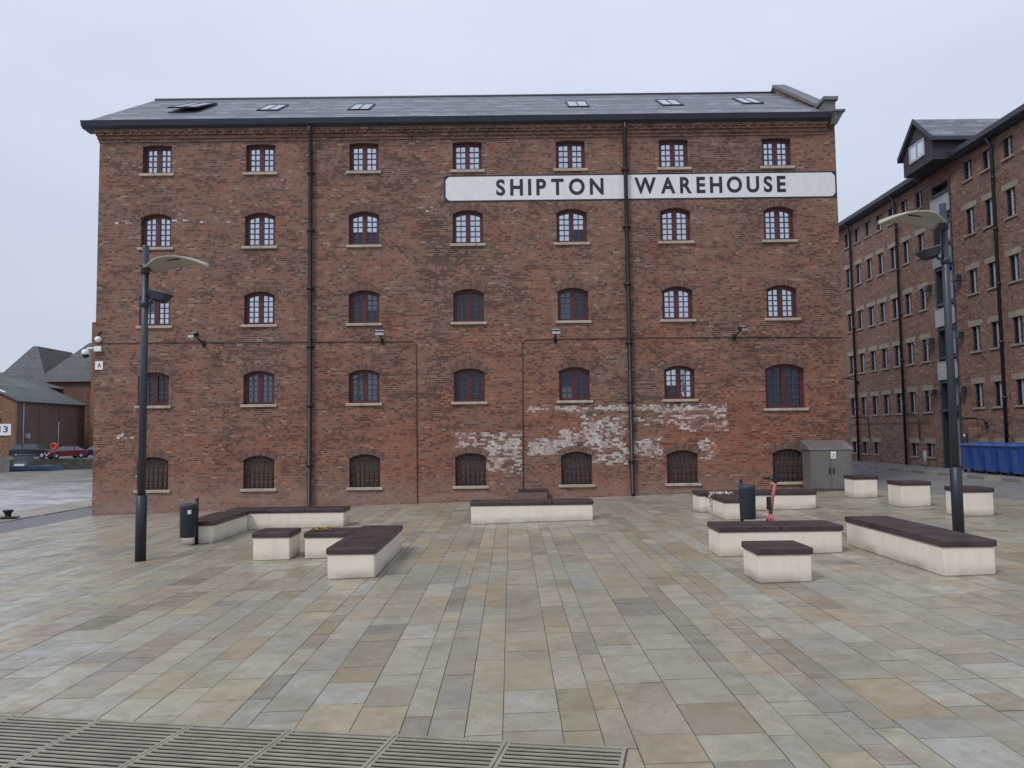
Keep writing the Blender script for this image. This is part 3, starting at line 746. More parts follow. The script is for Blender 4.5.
b = MB(); b.box(-.08, .14, -.09, -.001, .0, .16, bev=.015); b.tube([(0, -.05, .10), (-.2, -.08, .10), (-.30, -.08, .08)], .035, 8); b.build('bracket', M['white'], cc, off=(0, 0, 0))
b = MB(); b.lathe([(.001, .09), (.07, .085), (.115, .04), (.12, -.06), (.105, -.075), (.001, -.075)], 16, (-.33, -.08, -.02)); hs = b.build('housing', M['white'], cc, off=(0, 0, 0))
b = MB(); b.lathe([(.1, -.076), (.095, -.12), (.06, -.165), (.001, -.18)], 14, (-.33, -.08, -.02)); b.build('dome', M['black'], hs, off=(0, 0, 0))
wl2 = thing('bulkhead_light', (-12.78, FY, 5.08), 'small round white wall light above the security camera', 'wall light')
b = MB(); b.lathe([(.001, -.12), (.05, -.115), (.09, -.08), (.1, -.03), (.1, -.001)], 14, axis='y'); b.build('lens', M['white'], wl2, off=(0, 0, 0))
b = MB(); b.tube([(0, -.04, .1), (0, -.04, .2), (.1, -.015, .25)], .02, 6); b.build('cable', M['black'], wl2, off=(0, 0, 0))
b = MB(); b.box(-.13, .11, -.012, -.001, -.13, .13)
sa = b.build('wall_sign', M['white'], None); sa.location = (-12.74, FY, 4.27)
tag(sa, 'small square white sign with a black letter A at the corner of the warehouse', 'sign')
fit_text('A', -.06, .06, -.07, .08, lambda u, v, w: (u - .0, -.0125 - w, v), .002, .02).build('letter', M['sign_black'], sa, off=(0, 0, 0))
vb = thing('vent_box', (.66, 23.72, gz(.66)), 'low dark brown metal box against the warehouse wall behind the middle bench', 'box')
b = MB(); b.box(-.42, .42, -.26, .26, -.02, .30, bev=.02); b.build('casing', M['shutter'], vb, off=(0, 0, 0))
b = MB(); b.box(-.45, .45, -.29, .27, .301, .335, bev=.01); b.build('lid', M['cushion'], vb, off=(0, 0, 0))

# ------------------------------------------------------------------ steel cabinet
cb = thing('utility_cabinet', (9.45, 23.35, gz(9.45)), 'grey-brown steel utility cabinet with a sloping lid and double doors against the warehouse', 'cabinet')
b = MB(); b.box(-.62, .62, -.38, .24, .06, 1.22); b.box(-.58, .58, -.34, .2, -.02, .06); b.build('casing', M['cabinet'], cb, off=(0, 0, 0))
b = MB(); x0, x1 = -.66, .66
b.raw([(x, y, z) for x in (x0, x1) for (y, z) in ((-.42, 1.222), (.3, 1.222), (.3, 1.50), (.24, 1.50), (-.42, 1.27))], [(0, 1, 2, 3, 4), (9, 8, 7, 6, 5)] + [((i + 1) % 5, i, 5 + i, 5 + (i + 1) % 5) for i in range(5)])
b.build('lid', M['cabinet_roof'], cb, off=(0, 0, 0))
for s in (-1, 1):
    b = MB(); xa_, xb_ = (-.60, -.006) if s < 0 else (.006, .60)
    b.box(xa_, xb_, -.396, -.381, .09, 1.20, bev=.004)
    if s < 0: b.box(xa_ + .01, xb_ - .01, -.401, -.3965, .70, .715)
    dr = b.build('door', M['cabinet'], cb, off=(0, 0, 0))
    b = MB(); b.box(s * .06 - .02, s * .06 + .02, -.425, -.397, .52, .68, bev=.008); b.build('handle', M['black'], dr, off=(0, 0, 0))
b = MB(); b.box(-.005, .145, -.400, -.3965, .96, 1.17); nt = b.build('notice', M['white'], cb, off=(0, 0, 0))
b = MB(); b.prism([(.045, 1.07), (.095, 1.07), (.07, 1.13)], -.4025, -.4005); b.box(.02, .12, -.4025, -.4005, 1.0, 1.008); b.box(.02, .12, -.4025, -.4005, 1.025, 1.033); b.build('warning_mark', M['bars'], nt, off=(0, 0, 0))

# ------------------------------------------------------------------ benches
def bench(label, x0, x1, y0, y1, top, name='bench', group=None, segs=None, ov=.02, cat='bench', cut=None):
    xm, ym = (x0 + x1) / 2, (y0 + y1) / 2; g = gz(xm)
    o = thing(name, (xm, ym, g), label, cat, group)
    ct = .095; tz = g + top
    bm = bmesh.new(); bmesh.ops.create_cube(bm, size=1)
    for v in bm.verts:
        X = x0 if v.co.x < 0 else x1; Y = y0 if v.co.y < 0 else y1
        v.co = Vector((X, Y, tz - ct if v.co.z > 0 else gz(X) + .003))
    bmesh.ops.bevel(bm, geom=bm.edges[:], offset=.014, segments=2, affect='EDGES'); bm.verts.index_update()
    b = MB(); b.raw([v.co.copy() for v in bm.verts], [[v.index for v in f.verts] for f in bm.faces]); bm.free()
    b.build('base', M['cream'], o)
    L = max(x1 - x0, y1 - y0); n = segs or max(1, round(L / 1.0)); lon = (x1 - x0) > (y1 - y0)
    cu = MB()
    for k in range(n):
        a0, a1 = k / n, (k + 1) / n; e = .003
        if lon:
            ax0 = x0 - ov + (x1 - x0 + 2 * ov) * a0 + (e if k else 0); ax1 = x0 - ov + (x1 - x0 + 2 * ov) * a1 - (e if k < n - 1 else 0)
            cu.box(ax0, ax1, y0 - ov, y1 + ov, tz - ct + .002, tz - random.uniform(0, .004), bev=.02)
        else:
            ay0 = y0 - ov + (y1 - y0 + 2 * ov) * a0 + (e if k else 0); ay1 = y0 - ov + (y1 - y0 + 2 * ov) * a1 - (e if k < n - 1 else 0)
            cu.box(x0 - ov, x1 + ov, ay0, ay1, tz - ct + .002, tz - random.uniform(0, .004), bev=.02)
    cu.build('seat', M['cushion'], o)
    return o
bench('cream bench beside the left litter bin, running back towards the warehouse', -6.85, -6.2, 16.25, 18.36, .47)
bench('long low cream bench behind the small left-hand cube seat', -6.72, -3.95, 18.42, 19.08, .47)
bench('small cream cube seat between the left litter bin and the left front bench', -4.5, -3.86, 13.62, 14.28, .49, 'cube_seat', cat='seat')
bench('short cream bench with yellow flowers on it, left side of the square', -3.6, -2.78, 13.62, 14.28, .455)
bench('cream bench running towards the camera, nearest of the left-hand benches', -2.72, -2.02, 11.55, 14.38, .455, segs=3)
bench('cream bench standing alone in the middle of the square, parallel to the warehouse', -.93, 1.86, 17.88, 18.54, .485)
bench('cream bench directly in front of the pink scooter and right litter bin', 3.24, 5.16, 12.22, 12.9, .46)
bench('small cream cube seat standing nearest to the camera on the right', 3.17, 3.86, 10.1, 10.76, .455, 'cube_seat', cat='seat')
bench('long cream bench running away from the camera beside the right lamp post', 5.56, 6.23, 10.1, 13.0, .465, segs=3)
bench('long cream bench parallel to the warehouse, behind the right litter bin', 4.46, 7.23, 18.52, 19.2, .46)
bench('cream bench draped with pink flowers, behind the right litter bin', 4.62, 5.26, 16.92, 18.48, .46)
bench('tall cream cube seat furthest from the camera, beside the steel cabinet', 9.07, 9.68, 20.6, 21.22, .585, 'cube_seat', 'row of cube seats by the street', cat='seat')
bench('tall cream cube seat in the middle of the row by the street', 9.08, 9.76, 18.15, 18.8, .59, 'cube_seat', 'row of cube seats by the street', cat='seat')
bench('tall cream cube seat behind the right lamp post, nearest of its row', 9.24, 9.86, 15.95, 16.6, .59, 'cube_seat', 'row of cube seats by the street', cat='seat')

# flowers left on the benches
def blooms(name, loc, label, cat, n, sx, sy, mats, hang=None):
    o = thing(name, loc, label, cat); random.seed(hash(name) % 1000 if False else n)
    b = MB()
    for k in range(n):
        cx, cy, cz = random.uniform(-sx, sx), random.uniform(-sy, sy), random.uniform(.012, .055)
        if hang and k > n * .66: cx, cy, cz = hang[0] + random.uniform(-.02, .02), hang[1] + random.uniform(-.04, .04), random.uniform(-.3, .03)
        r_ = random.uniform(.012, .028); mi = random.randrange(len(mats))
        for q in range(6):
            a = q * math.pi / 3 + random.random(); tl = random.uniform(.3, 1.2)
            d = Vector((math.cos(a) * math.cos(tl), math.sin(a) * math.cos(tl), math.sin(tl))) * r_ * 1.6; s = Vector((-math.sin(a), math.cos(a), .1)) * r_ * .6
            c_ = Vector((cx, cy, cz)); b.face([c_, c_ + d * .6 + s, c_ + d, c_ + d * .6 - s], mi)
    b.build('petals', mats, o, off=(0, 0, 0), fix=False)
    s_ = MB()
    for k in range(max(4, n // 8)):
        x, y = random.uniform(-sx, sx), random.uniform(-sy, sy); s_.tube([(x, y, .008), (x + random.uniform(-.1, .1), y + random.uniform(-.06, .06), .016), (x + random.uniform(-.16, .16), y + .04, .008)], .004, 5)
    if hang: s_.tube([(hang[0], hang[1], -.3), (hang[0], hang[1], .01), (hang[0] + .08, hang[1], .012)], .005, 5)
    s_.build('stems', M['leaf'], o, off=(0, 0, 0))
    return o
blooms('flower_garland', (4.82, 17.95, gz(4.94) + .462), 'pink and white flower garland draped over the bench behind the right litter bin', 'flowers', 90, .2, .42, [M['petal_pink'], M['petal_white'], M['petal_white']], hang=(-.245, .0))
blooms('flower_bunch', (-3.35, 13.78, gz(-3.2) + .457), 'small bunch of yellow flowers lying on the short left-hand bench', 'flowers', 44, .16, .12, [M['petal_yellow']])

# ------------------------------------------------------------------ litter bins
def litter_bin(x, y, px, label):
    o = thing('litter_bin', (x, y, gz(x)), label, 'litter bin', 'post-mounted litter bins')
    p = MB(); p.tube([(px, .0, -.01), (px, .0, .93)], .034, 10); p.lathe([(.04, .925), (.04, .95), (.001, .96)], 10, (px, 0, 0)); p.box(px - .09, px + .09, -.09, .09, -.004, .008); p.build('post', M['black'], o, off=(0, 0, 0))
    n = 28; bd = MB(); prof = []
    def ring(r, z): return r, z
    b = MB(); b.lathe([(.001, .18), (.145, .18), (.152, .2), (.160, .78), (.160, .83), (.147, .83), (.147, .24), (.001, .24)], n, (0, -.2, 0)); b.build('body', M['post_base'], o, off=(0, 0, 0))
    b = MB(); b.lathe([(.163, .775), (.166, .785), (.166, .835), (.161, .845), (.11, .862), (.001, .868)], n, (0, -.2, 0)); b.build('lid', M['post'], o, off=(0, 0, 0))
    b = MB(); b.box(-.04, .04, -.03, -.02, .3, .34); b.box(px - .03, px + .03, -.05, .0, .3, .36); b.box(px - .03, px + .03, -.05, .0, .7, .76); b.build('clamp', M['black'], o, off=(0, 0, 0))
    return o
bl = litter_bin(-6.62, 16.2, .1, 'dark litter bin with a white sticker on a post, left side of the square')
b = MB()
for k in range(5):
    a0 = rad(-70 + k * 5); a1 = rad(-70 + (k + 1) * 5)
    b.face([(.1622 * math.cos(a0), -.2 + .1622 * math.sin(a0), .66), (.1622 * math.cos(a1), -.2 + .1622 * math.sin(a1), .66), (.1622 * math.cos(a1), -.2 + .1622 * math.sin(a1), .74), (.1622 * math.cos(a0), -.2 + .1622 * math.sin(a0), .74)])
b.build('sticker', M['white'], bl, off=(0, 0, 0), fix=False)
litter_bin(4.70, 15.75, -.06, 'dark litter bin on a post, right side of the square beside the pink scooter')

# ------------------------------------------------------------------ lamp posts
def lamp(x, y, side, label, cz, top):
    o = thing('lamp_post', (x, y, gz(x)), label, 'lamp post', 'canopy lamp posts on the square')
    b = MB(); b.tube([(0, 0, -.02), (0, 0, 1.14)], .094, 20); b.lathe([(.094, 1.14), (.09, 1.165), (.07, 1.18)], 20); b.build('base_sleeve', M['post_base'], o, off=(0, 0, 0))
    b = MB(); b.tube([(0, 0, 1.15), (0, 0, 3.4), (0, 0, top)], [.069, .064, .058], 18); b.lathe([(.06, top), (.05, top + .03), (.001, top + .04)], 18); b.build('pole', M['post'], o, off=(0, 0, 0))
    b = MB(); nu, nv = 18, 8; L = 1.12
    def cp(u, v, dz):
        hw = .34 * (1 - u ** 2.4) + .03 + .09 * math.sin(math.pi * min(1, u * 1.15)) if u < .87 else .34 * (1 - u ** 2.4) + .03 + .09 * math.sin(math.pi * min(1, u * 1.15))
        hw *= .58 + .42 * min(1, u / .3)
        return (side * (.05 + L * u), v * hw, cz + .165 * math.sin(math.pi * u * .94) + .02 * u - .05 * v * v + dz)
    for dz, fl in ((0, 1), (.018, 0)):
        vs = [cp(i / nu, -1 + 2 * j / nv, dz) for i in range(nu + 1) for j in range(nv + 1)]
        b.raw(vs, [(i * (nv + 1) + j, (i + 1) * (nv + 1) + j, (i + 1) * (nv + 1) + j + 1, i * (nv + 1) + j + 1) for i in range(nu) for j in range(nv)], 0, True)
    rim = [(i, 0) for i in range(nu + 1)] + [(nu, j) for j in range(1, nv + 1)] + [(i, nv) for i in range(nu - 1, -1, -1)] + [(0, j) for j in range(nv - 1, 0, -1)]
    for k in range(len(rim)):
        (i0, j0), (i1, j1) = rim[k], rim[(k + 1) % len(rim)]
        b.face([cp(i0 / nu, -1 + 2 * j0 / nv, 0), cp(i1 / nu, -1 + 2 * j1 / nv, 0), cp(i1 / nu, -1 + 2 * j1 / nv, .018), cp(i0 / nu, -1 + 2 * j0 / nv, .018)])
    b.build('canopy', M['canopy'], o, off=(0, 0, 0))
    b = MB(); b.tube([(0, 0, cz + .02), (side * .3, 0, cz + .135), (side * .62, 0, cz + .172)], .020, 8); b.tube([(0, 0, cz - .1), (0, 0, cz + .1)], .078, 16)
    b.tube([(0, .0, cz - .02), (side * .05, .33, cz - .01)], .02, 8); b.tube([(0, .0, cz - .02), (side * .05, -.33, cz - .01)], .02, 8); b.build('arm', M['post'], o, off=(0, 0, 0))
    b = MB(); b.tube([(0, 0, cz - .66), (side * .14, 0, cz - .62)], .025, 8); b.tube([(0, 0, cz - .72), (0, 0, cz - .6)], .078, 14); b.build('spotlight_bracket', M['post'], o, off=(0, 0, 0))
    h = MB(); h.hexa([(-.10, -.13, -.05), (.10, -.13, -.05), (.10, .13, -.05), (-.10, .13, -.05), (-.17, -.17, .10), (.17, -.17, .10), (.17, .17, .10), (-.17, .17, .10)])
    for q in range(4): h.box(-.08 + q * .05, -.065 + q * .05, -.1, .1, -.085, -.0505)
    T = Matrix.Translation((side * .27, 0, cz - .55)) @ Matrix.Rotation(rad(side * 14), 4, 'Y')
    h.xform(T); hd = h.build('spotlight', M['bay_dark'], o, off=(0, 0, 0))
    g = MB(); g.box(-.15, .15, -.15, .15, .1005, .106); g.xform(T); g.build('lens', M['lamp_glass'], hd, off=(0, 0, 0))
    return o
lamp(-6.7, 14.15, 1, 'tall dark lamp post with a curved beige canopy, left of the square', 5.34, 5.74)
lamp(7.78, 13.62, -1, 'tall dark lamp post with a curved beige canopy, behind the long bench on the right', 5.5, 5.84)

# ------------------------------------------------------------------ electric scooter
sc_ = thing('electric_scooter', (5.10, 15.45, gz(5.1)), 'pink electric scooter with black handlebars parked behind the front right bench', 'scooter', rz=rad(196))
b = MB(); b.box(-.075, .075, .14, .78, .11, .15, bev=.012); b.build('deck', M['black'], sc_, off=(0, 0, 0))
b = MB(); b.tube([(0, .12, .14), (0, .05, .22), (-.005, .02, .3)], .035, 10); b.tube([(-.005, .02, .28), (-.03, .08, .62), (-.07, .13, .90)], [.036, .033, .03], 12); b.build('stem', M['pink'], sc_, off=(0, 0, 0))
b = MB(); b.lathe([(.001, -.05), (.03, -.05), (.055, .0), (.05, .06), (.03, .1), (.001, .1)], 12, (0, .02, .16)); b.build('fork_cover', M['pink'], sc_, off=(0, 0, 0))
b = MB(); b.box(-.0, .07, .0, .075, .36, .62, bev=.02); b.build('battery', M['black'], sc_, off=(0, 0, 0))
b = MB(); b.tube([(-.006, .025, .24), (-.004, .04, .34)], .036, 10); b.build('collar', M['black'], sc_, off=(0, 0, 0))
b = MB(); b.tube([(-.24, .14, .99), (-.1, .16, .97), (0, .165, .95), (.1, .16, .97), (.24, .14, .99)], .016, 8)
for s in (-1, 1):
    b.tube([(s * .15, .15, .985), (s * .27, .135, .995)], .022, 8); b.tube([(s * .13, .13, .97), (s * .2, .08, .955)], .007, 6)
b.box(-.05, .05, .11, .19, .90, 1.04, bev=.015); b.xform(Matrix.Translation((-.075, -.02, 0))); b.build('handlebar', M['black'], sc_, off=(0, 0, 0))
for yy in (.0, .86):
    w_ = MB(); w_.lathe([(.06, -.022), (.085, -.028), (.105, -.015), (.105, .015), (.085, .028), (.06, .022), (.06, -.022)], 18, (0, yy, .106), axis='x'); wo = w_.build('wheel', M['tyre'], sc_, off=(0, 0, 0))
    w_ = MB(); w_.lathe([(.001, -.018), (.061, -.018), (.061, .018), (.001, .018)], 14, (0, yy, .106), axis='x'); w_.build('rim', M['pink'], wo, off=(0, 0, 0))
b = MB(); b.tube([(.04, .2, .12), (.10, .24, .008)], .008, 6); b.build('kickstand', M['black'], sc_, off=(0, 0, 0))
b = MB()
pts = [(.86 + .125 * math.cos(a), .106 + .125 * math.sin(a)) for a in [rad(20 + 14 * k) for k in range(11)]]
for (p0, p1) in zip(pts[:-1], pts[1:]): b.hexa([(-.035, p0[0], p0[1]), (.035, p0[0], p0[1]), (.035, p1[0], p1[1]), (-.035, p1[0], p1[1])] + [(-.035, p0[0], p0[1] + .006), (.035, p0[0], p0[1] + .006), (.035, p1[0], p1[1] + .006), (-.035, p1[0], p1[1] + .006)])
b.build('mudguard', M['pink'], sc_, off=(0, 0, 0))

# ------------------------------------------------------------------ mooring bollard on the quay
mbz = gz(-15.06) + .055
bo = thing('mooring_bollard', (-15.25, 23.7, mbz), 'black cast iron mooring bollard on the edge of the quay', 'bollard')
b = MB(); b.box(-.27, .27, -.16, .16, 0, .035, bev=.01); b.build('base_plate', M['cast_black'], bo, off=(0, 0, 0))
b = MB(); b.lathe([(.1, .03), (.085, .06), (.085, .12), (.12, .17), (.15, .2), (.15, .23), (.12, .245), (.001, .25)], 18); b.build('bollard_head', M['cast_black'], bo, off=(0, 0, 0))

# ------------------------------------------------------------------ right-hand warehouse
RX = 16.85; RY0, RY1 = 14., 44.; RB = gz(RX) + .1
rb = thing('brick_warehouse', (22.5, 29., gz(18)), 'long brown brick warehouse down the right side with stone lintels and an overhanging gabled dormer', 'warehouse')
CY = [38.0, 36.9, 35.75, 34.65, 33.5, 32.4, 31.2, 27.8, 26.65, 25.5, 24.35, 23.2]
rr_ = [(11.0, 11.68, 0), (8.98, 9.93, 1), (6.8, 7.68, 1), (4.7, 5.6, 1), (2.66, 3.52, 1), (.85, 1.39, 1)]
wr = []
for (z0, z1, li) in rr_:
    for k, cy in enumerate(CY):
        if z0 < 1 and k in (3, 4): continue
        if z0 < 1 and k > 6: wr.append((cy, .5, .95, 1.42, li))
        else: wr.append((cy, .52, z0 + (.06 if k > 6 else 0), z1 + (.06 if k > 6 else 0), li))
BAY = (28.95, 30.25)
rect = lambda u0, u1, v0, v1: [(u0, v0), (u1, v0), (u1, v1), (u0, v1)]
w_ = plate(rect(RY0, RY1, -.5, 12.1), [rect(cy - w / 2, cy + w / 2, z0, z1) for (cy, w, z0, z1, _) in wr] + [rect(BAY[0], BAY[1], RB, 11.5)], .4, lambda u, v, q: (RX + q, u, v))
w_.box(RX + .4, 28., RY0, RY0 + .4, -.5, 12.1); w_.box(RX + .4, 28., RY1 - .4, RY1, -.5, 12.1); w_.box(27.6, 28., RY0 + .4, RY1 - .4, -.5, 12.1)
for ya, yb_ in ((RY0 + .003, RY0 + .35), (RY1 - .35, RY1 - .003)):
    w_.raw([(x, y, z) for y in (ya, yb_) for (x, z) in ((RX + .1, 12.1), (27.9, 12.1), (22.4, 15.75))], [(0, 1, 2), (5, 4, 3), (0, 3, 4, 1), (1, 4, 5, 2), (2, 5, 3, 0)])
w_.build('wall', M['brick_right'], rb)
rf = MB()
for sgn in (1, -1):
    xe = RX - .3 if sgn > 0 else 28.3
    a = [(xe, 12.24), (22.425 - sgn * .0005, 16.0), (22.425 - sgn * .0005, 15.9), (xe, 12.13)]
    rf.raw([(x, y, z) for y in (RY0 - .15, RY1 + .15) for (x, z) in a], [(0, 1, 2, 3), (7, 6, 5, 4), (0, 4, 5, 1), (1, 5, 6, 2), (2, 6, 7, 3), (3, 7, 4, 0)])
rf.build('roof', M['slate'], rb)
g_ = MB(); pr = [(RX - .16, 12.0), (RX - .38, 12.09), (RX - .38, 12.27), (RX - .302, 12.27), (RX - .302, 12.12), (RX - .005, 12.12), (RX - .005, 12.0)]
for ya, yb_ in ((RY0 - .15, 28.4), (30.65, RY1 + .15)):
    g_.raw([(x, y, z) for y in (ya, yb_) for (x, z) in pr], [list(range(7)), list(range(13, 6, -1))] + [((i + 1) % 7, i, 7 + i, 7 + (i + 1) % 7) for i in range(7)])
g_.build('gutter', M['lead'], rb)
# windows
rw = {}
def right_window(w, h, li):
    k = (w, round(h, 2), li)
    if k in rw: return rw[k]
    f = MB(); t_ = .03
    for (a, b_, c_, d_) in ((-w / 2, -w / 2 + t_, 0, h), (w / 2 - t_, w / 2, 0, h), (-w / 2 + t_, w / 2 - t_, 0, t_), (-w / 2 + t_, w / 2 - t_, h - t_, h), (-.03, .03, t_, h - t_)): f.box(a, b_, .06, .12, c_, d_, 1 if abs(a + .03) < .001 and abs(b_ - .03) < .001 else 0)
    for q in range(1, 4): f.box(-w / 2 + t_, w / 2 - t_, .075, .092, h * q / 4 - .01, h * q / 4 + .01)
    p = MB(); p.box(-w / 2 + .01, w / 2 - .01, .098, .11, .01, h - .01)
    s_ = MB(); s_.box(-w / 2 - .09, w / 2 + .09, -.05, .15, -.07, -.002, bev=.008)
    l_ = MB()
    if li: l_.box(-w / 2 - .16, w / 2 + .16, -.008, .14, h + .002, h + .205)
    rw[k] = (f.mesh('frame', [M['lead'], M['grey_frame']]), p.mesh('pane', M['g_dark']), s_.mesh('sill', M['lintel']), l_.mesh('lintel', M['lintel']) if li else None)
    return rw[k]
wl = worldloc(rb)
for (cy, w, z0, z1, li) in wr:
    f, p, s_, l_ = right_window(w, z1 - z0, li)
    o = obj('window', f, rb, Vector((RX, cy, z0)) - wl, rz=rad(-90)); obj('pane', p, o); obj('sill', s_, o)
    if l_: obj('lintel', l_, o)
for py in (37.45, 32.95, 26.22):
    dp = MB(); xx = RX - .1
    dp.tube([(RX - .28, py, 12.05), (xx, py, 11.7), (xx, py, RB + .02)], .055, 10)
    for z in (1.2, 3.0, 4.9, 6.9, 8.8, 10.6): dp.tube([(xx, py, z - .05), (xx, py, z + .05)], .075, 10)
    dp.build('drainpipe', M['pipe'], rb)
hc = MB()
for py in (32.95, 37.45):
    hc.tube([(RX - .05, py, 2.62), (RX - .05, py - .5, 2.66), (RX - .05, py - .95, 2.55), (RX - .05, py - 1.05, 2.4), (RX - .05, py - 1.06, RB + 1.1)], .028, 6)
hc.tube([(RX - .03, 31.0, 2.25), (RX - .03, 38.5, 2.25)], .012, 5)
hc.build('cable_conduit', M['conduit'], rb)
# tall glazed loading bay
by = MB(); by.box(RX + .28, RX + .34, BAY[0], BAY[1], RB, 11.5)
for yy in (BAY[0], BAY[1] - .1): by.box(RX - .03, RX + .279, yy + .001, yy + .099, RB, 11.49)
for z in (2.62, 3.72, 4.66, 5.78, 6.74, 8.12, 9.06, 10.14, 11.05): by.box(RX - .02, RX + .279, BAY[0] + .1, BAY[1] - .1, z, z + .12)
by = by.build('loading_bay', M['bay_dark'], rb)
for zz in (.5, 2.8, 4.8, 6.9, 9.2):
    z1 = zz + (1.9 if zz < 1 else 1.2)
    for s in (0, 1):
        ya = BAY[0] + .12 + s * .54
        d = MB(); d.box(RX + .16, RX + .19, ya + .05, ya + .46, zz + .05, z1 - .05); d.build('door_glass', M['bay_glass'], by, off=worldloc(by))
for z, mt in ((10.27, 'balcony'), (8.25, 'balcony_glass'), (5.93, 'balcony'), (3.86, 'balcony')):
    d = MB(); d.box(RX - .10, RX - .06, BAY[0] + .03, BAY[1] - .03, z, z + .66); d.tube([(RX - .08, BAY[0] + .02, z + .69), (RX - .08, BAY[1] - .02, z + .69)], .02, 8)
    for yy in (BAY[0] + .05, BAY[1] - .05): d.box(RX - .058, RX - .03, yy - .02, yy + .02, z + .05, z + .6)
    d.build('balcony_panel', M[mt], by, off=worldloc(by))
# overhanging hoist dormer
lu = MB(); LX = 16.0; y0, y1, yc = 28.46, 30.62, 29.54
lz0, lz1, lzr = 12.06, 12.98, 13.96
lu.raw([(x, y, z) for x in (LX, 20.6) for (y, z) in ((y0, lz0), (y1, lz0), (y1, lz1), (yc, lzr), (y0, lz1))], [(0, 1, 2, 3, 4), (9, 8, 7, 6, 5)] + [((i + 1) % 5, i, 5 + i, 5 + (i + 1) % 5) for i in range(5)])
for q in range(11):
    z = lz0 + .02 + q * .083
    lu.hexa([(LX + .02, y0 - .018, z), (20., y0 - .018, z), (20., y0 - .001, z), (LX + .02, y0 - .001, z), (LX + .02, y0 - .006, z + .078), (20., y0 - .006, z + .078), (20., y0 - .001, z + .078), (LX + .02, y0 - .001, z + .078)])
    lu.hexa([(LX - .018, y0, z), (LX - .001, y0, z), (LX - .001, y1, z), (LX - .018, y1, z), (LX - .006, y0, z + .078), (LX - .001, y0, z + .078), (LX - .001, y1, z + .078), (LX - .006, y1, z + .078)])
dm = lu.build('hoist_dormer', M['dark_timber'], rb)
lr = MB(); lb = MB()
for s in (1, -1):
    ye = yc - s * 1.26; ze = lz1 - .12
    a = [(ye, ze + .05), (yc - s * .0005, lzr + .08), (yc - s * .0005, lzr + .01), (ye, ze - .02)]
    lr.raw([(x, y, z) for x in (LX - .1, 20.7) for (y, z) in a], [(0, 1, 2, 3), (7, 6, 5, 4), (0, 4, 5, 1), (1, 5, 6, 2), (2, 6, 7, 3), (3, 7, 4, 0)])
    a = [(ye - s * .02, ze + .06), (yc - s * .0005, lzr + .1), (yc - s * .0005, lzr - .09), (ye - s * .02, ze - .12)]
    lb.raw([(x, y, z) for x in (LX - .16, LX - .102) for (y, z) in a], [(0, 1, 2, 3), (7, 6, 5, 4), (0, 4, 5, 1), (1, 5, 6, 2), (2, 6, 7, 3), (3, 7, 4, 0)])
    lb.box(LX - .1, 19.8, ye - .04, ye + .02, ze - .12, ze + .0)
lr.build('dormer_roof', M['slate'], dm, off=worldloc(dm)); lb.build('bargeboard', M['barge'], dm, off=worldloc(dm))
lf = MB(); lg = MB()
wy0, wy1, wz0, wz1 = 28.98, 30.12, 12.42, 13.12
for (a, b_, c_, d_) in ((wy0, wy0 + .07, wz0, wz1), (wy1 - .07, wy1, wz0, wz1), (wy0 + .07, wy1 - .07, wz0, wz0 + .07), (wy0 + .07, wy1 - .07, wz1 - .07, wz1), (29.52, 29.58, wz0 + .07, wz1 - .07)): lf.box(LX - .05, LX - .019, a, b_, c_, d_)
lf.build('window_frame', M['grey_frame'], dm, off=worldloc(dm))
lg.box(LX - .03, LX - .02, wy0 + .05, wy1 - .05, wz0 + .05, wz1 - .05); lg.build('pane', M['g_bright'], dm, off=worldloc(dm))
# lanterns and lamps on that wall
FL = {7.55: 'fourth', 5.42: 'third', 3.38: 'second'}
for z, fl in FL.items():
    for yy, sd in ((30.60, 'left'), (28.58, 'right')):
        l_ = thing('wall_lantern', (RX, yy, z), 'dark boxy wall lantern %s of the glazed bay, level with the %s-floor windows' % (sd, fl), 'wall lantern', 'boxy lanterns beside the glazed bay')
        b = MB(); b.box(-.10, -.001, -.06, .06, -.06, .14); b.tube([(-.05, 0, .06), (-.15, 0, .1)], .02, 6); b.build('bracket', M['black'], l_, off=(0, 0, 0))
        b = MB(); b.hexa([(-.27, -.15, -.09), (-.09, -.15, -.09), (-.09, .15, -.09), (-.27, .15, -.09), (-.22, -.12, .13), (-.1, -.12, .13), (-.1, .12, .13), (-.22, .12, .13)]); b.build('housing', M['bay_dark'], l_, off=(0, 0, 0))
for yy, z, lb_ in ((37.5, 4.45, 'flat grey floodlight on a drainpipe at the far end of the brown warehouse'), (27.55, 2.32, 'dark floodlight on a swan-neck arm low on the brown warehouse')):
    l_ = thing('floodlight', (RX, yy, z), lb_, 'floodlight')
    b = MB(); b.tube([(-.02, -.15, -.22), (-.12, -.12, -.05), (-.4, 0, .0)], .025, 6); b.box(-.05, -.001, -.22, -.08, -.3, -.14); b.build('bracket', M['black'], l_, off=(0, 0, 0))
    b = MB(); b.box(-.75, -.36, -.16, .16, -.03, .04, bev=.012); b.build('lamp_head', M['post'] if z > 4 else M['black'], l_, off=(0, 0, 0))
b = MB(); b.tube([(0, 0, -.004), (0, 0, .62)], .07, 14); b.lathe([(.07, .62), (.06, .655), (.001, .67)], 14)
o = b.build('street_bollard', M['grey_frame'], None); o.location = (16.55, 31.05, gz(16.5) + .1); tag(o, 'short grey bollard against the foot of the brown warehouse', 'bollard')
ib = thing('intercom_panel', (RX, 28.72, 1.05), 'dark entry panel with pale labels beside the glazed bay of the brown warehouse', 'entry panel')
b = MB(); b.box(-.06, -.001, -.12, .12, -.3, .75); b.build('casing', M['bay_dark'], ib, off=(0, 0, 0))
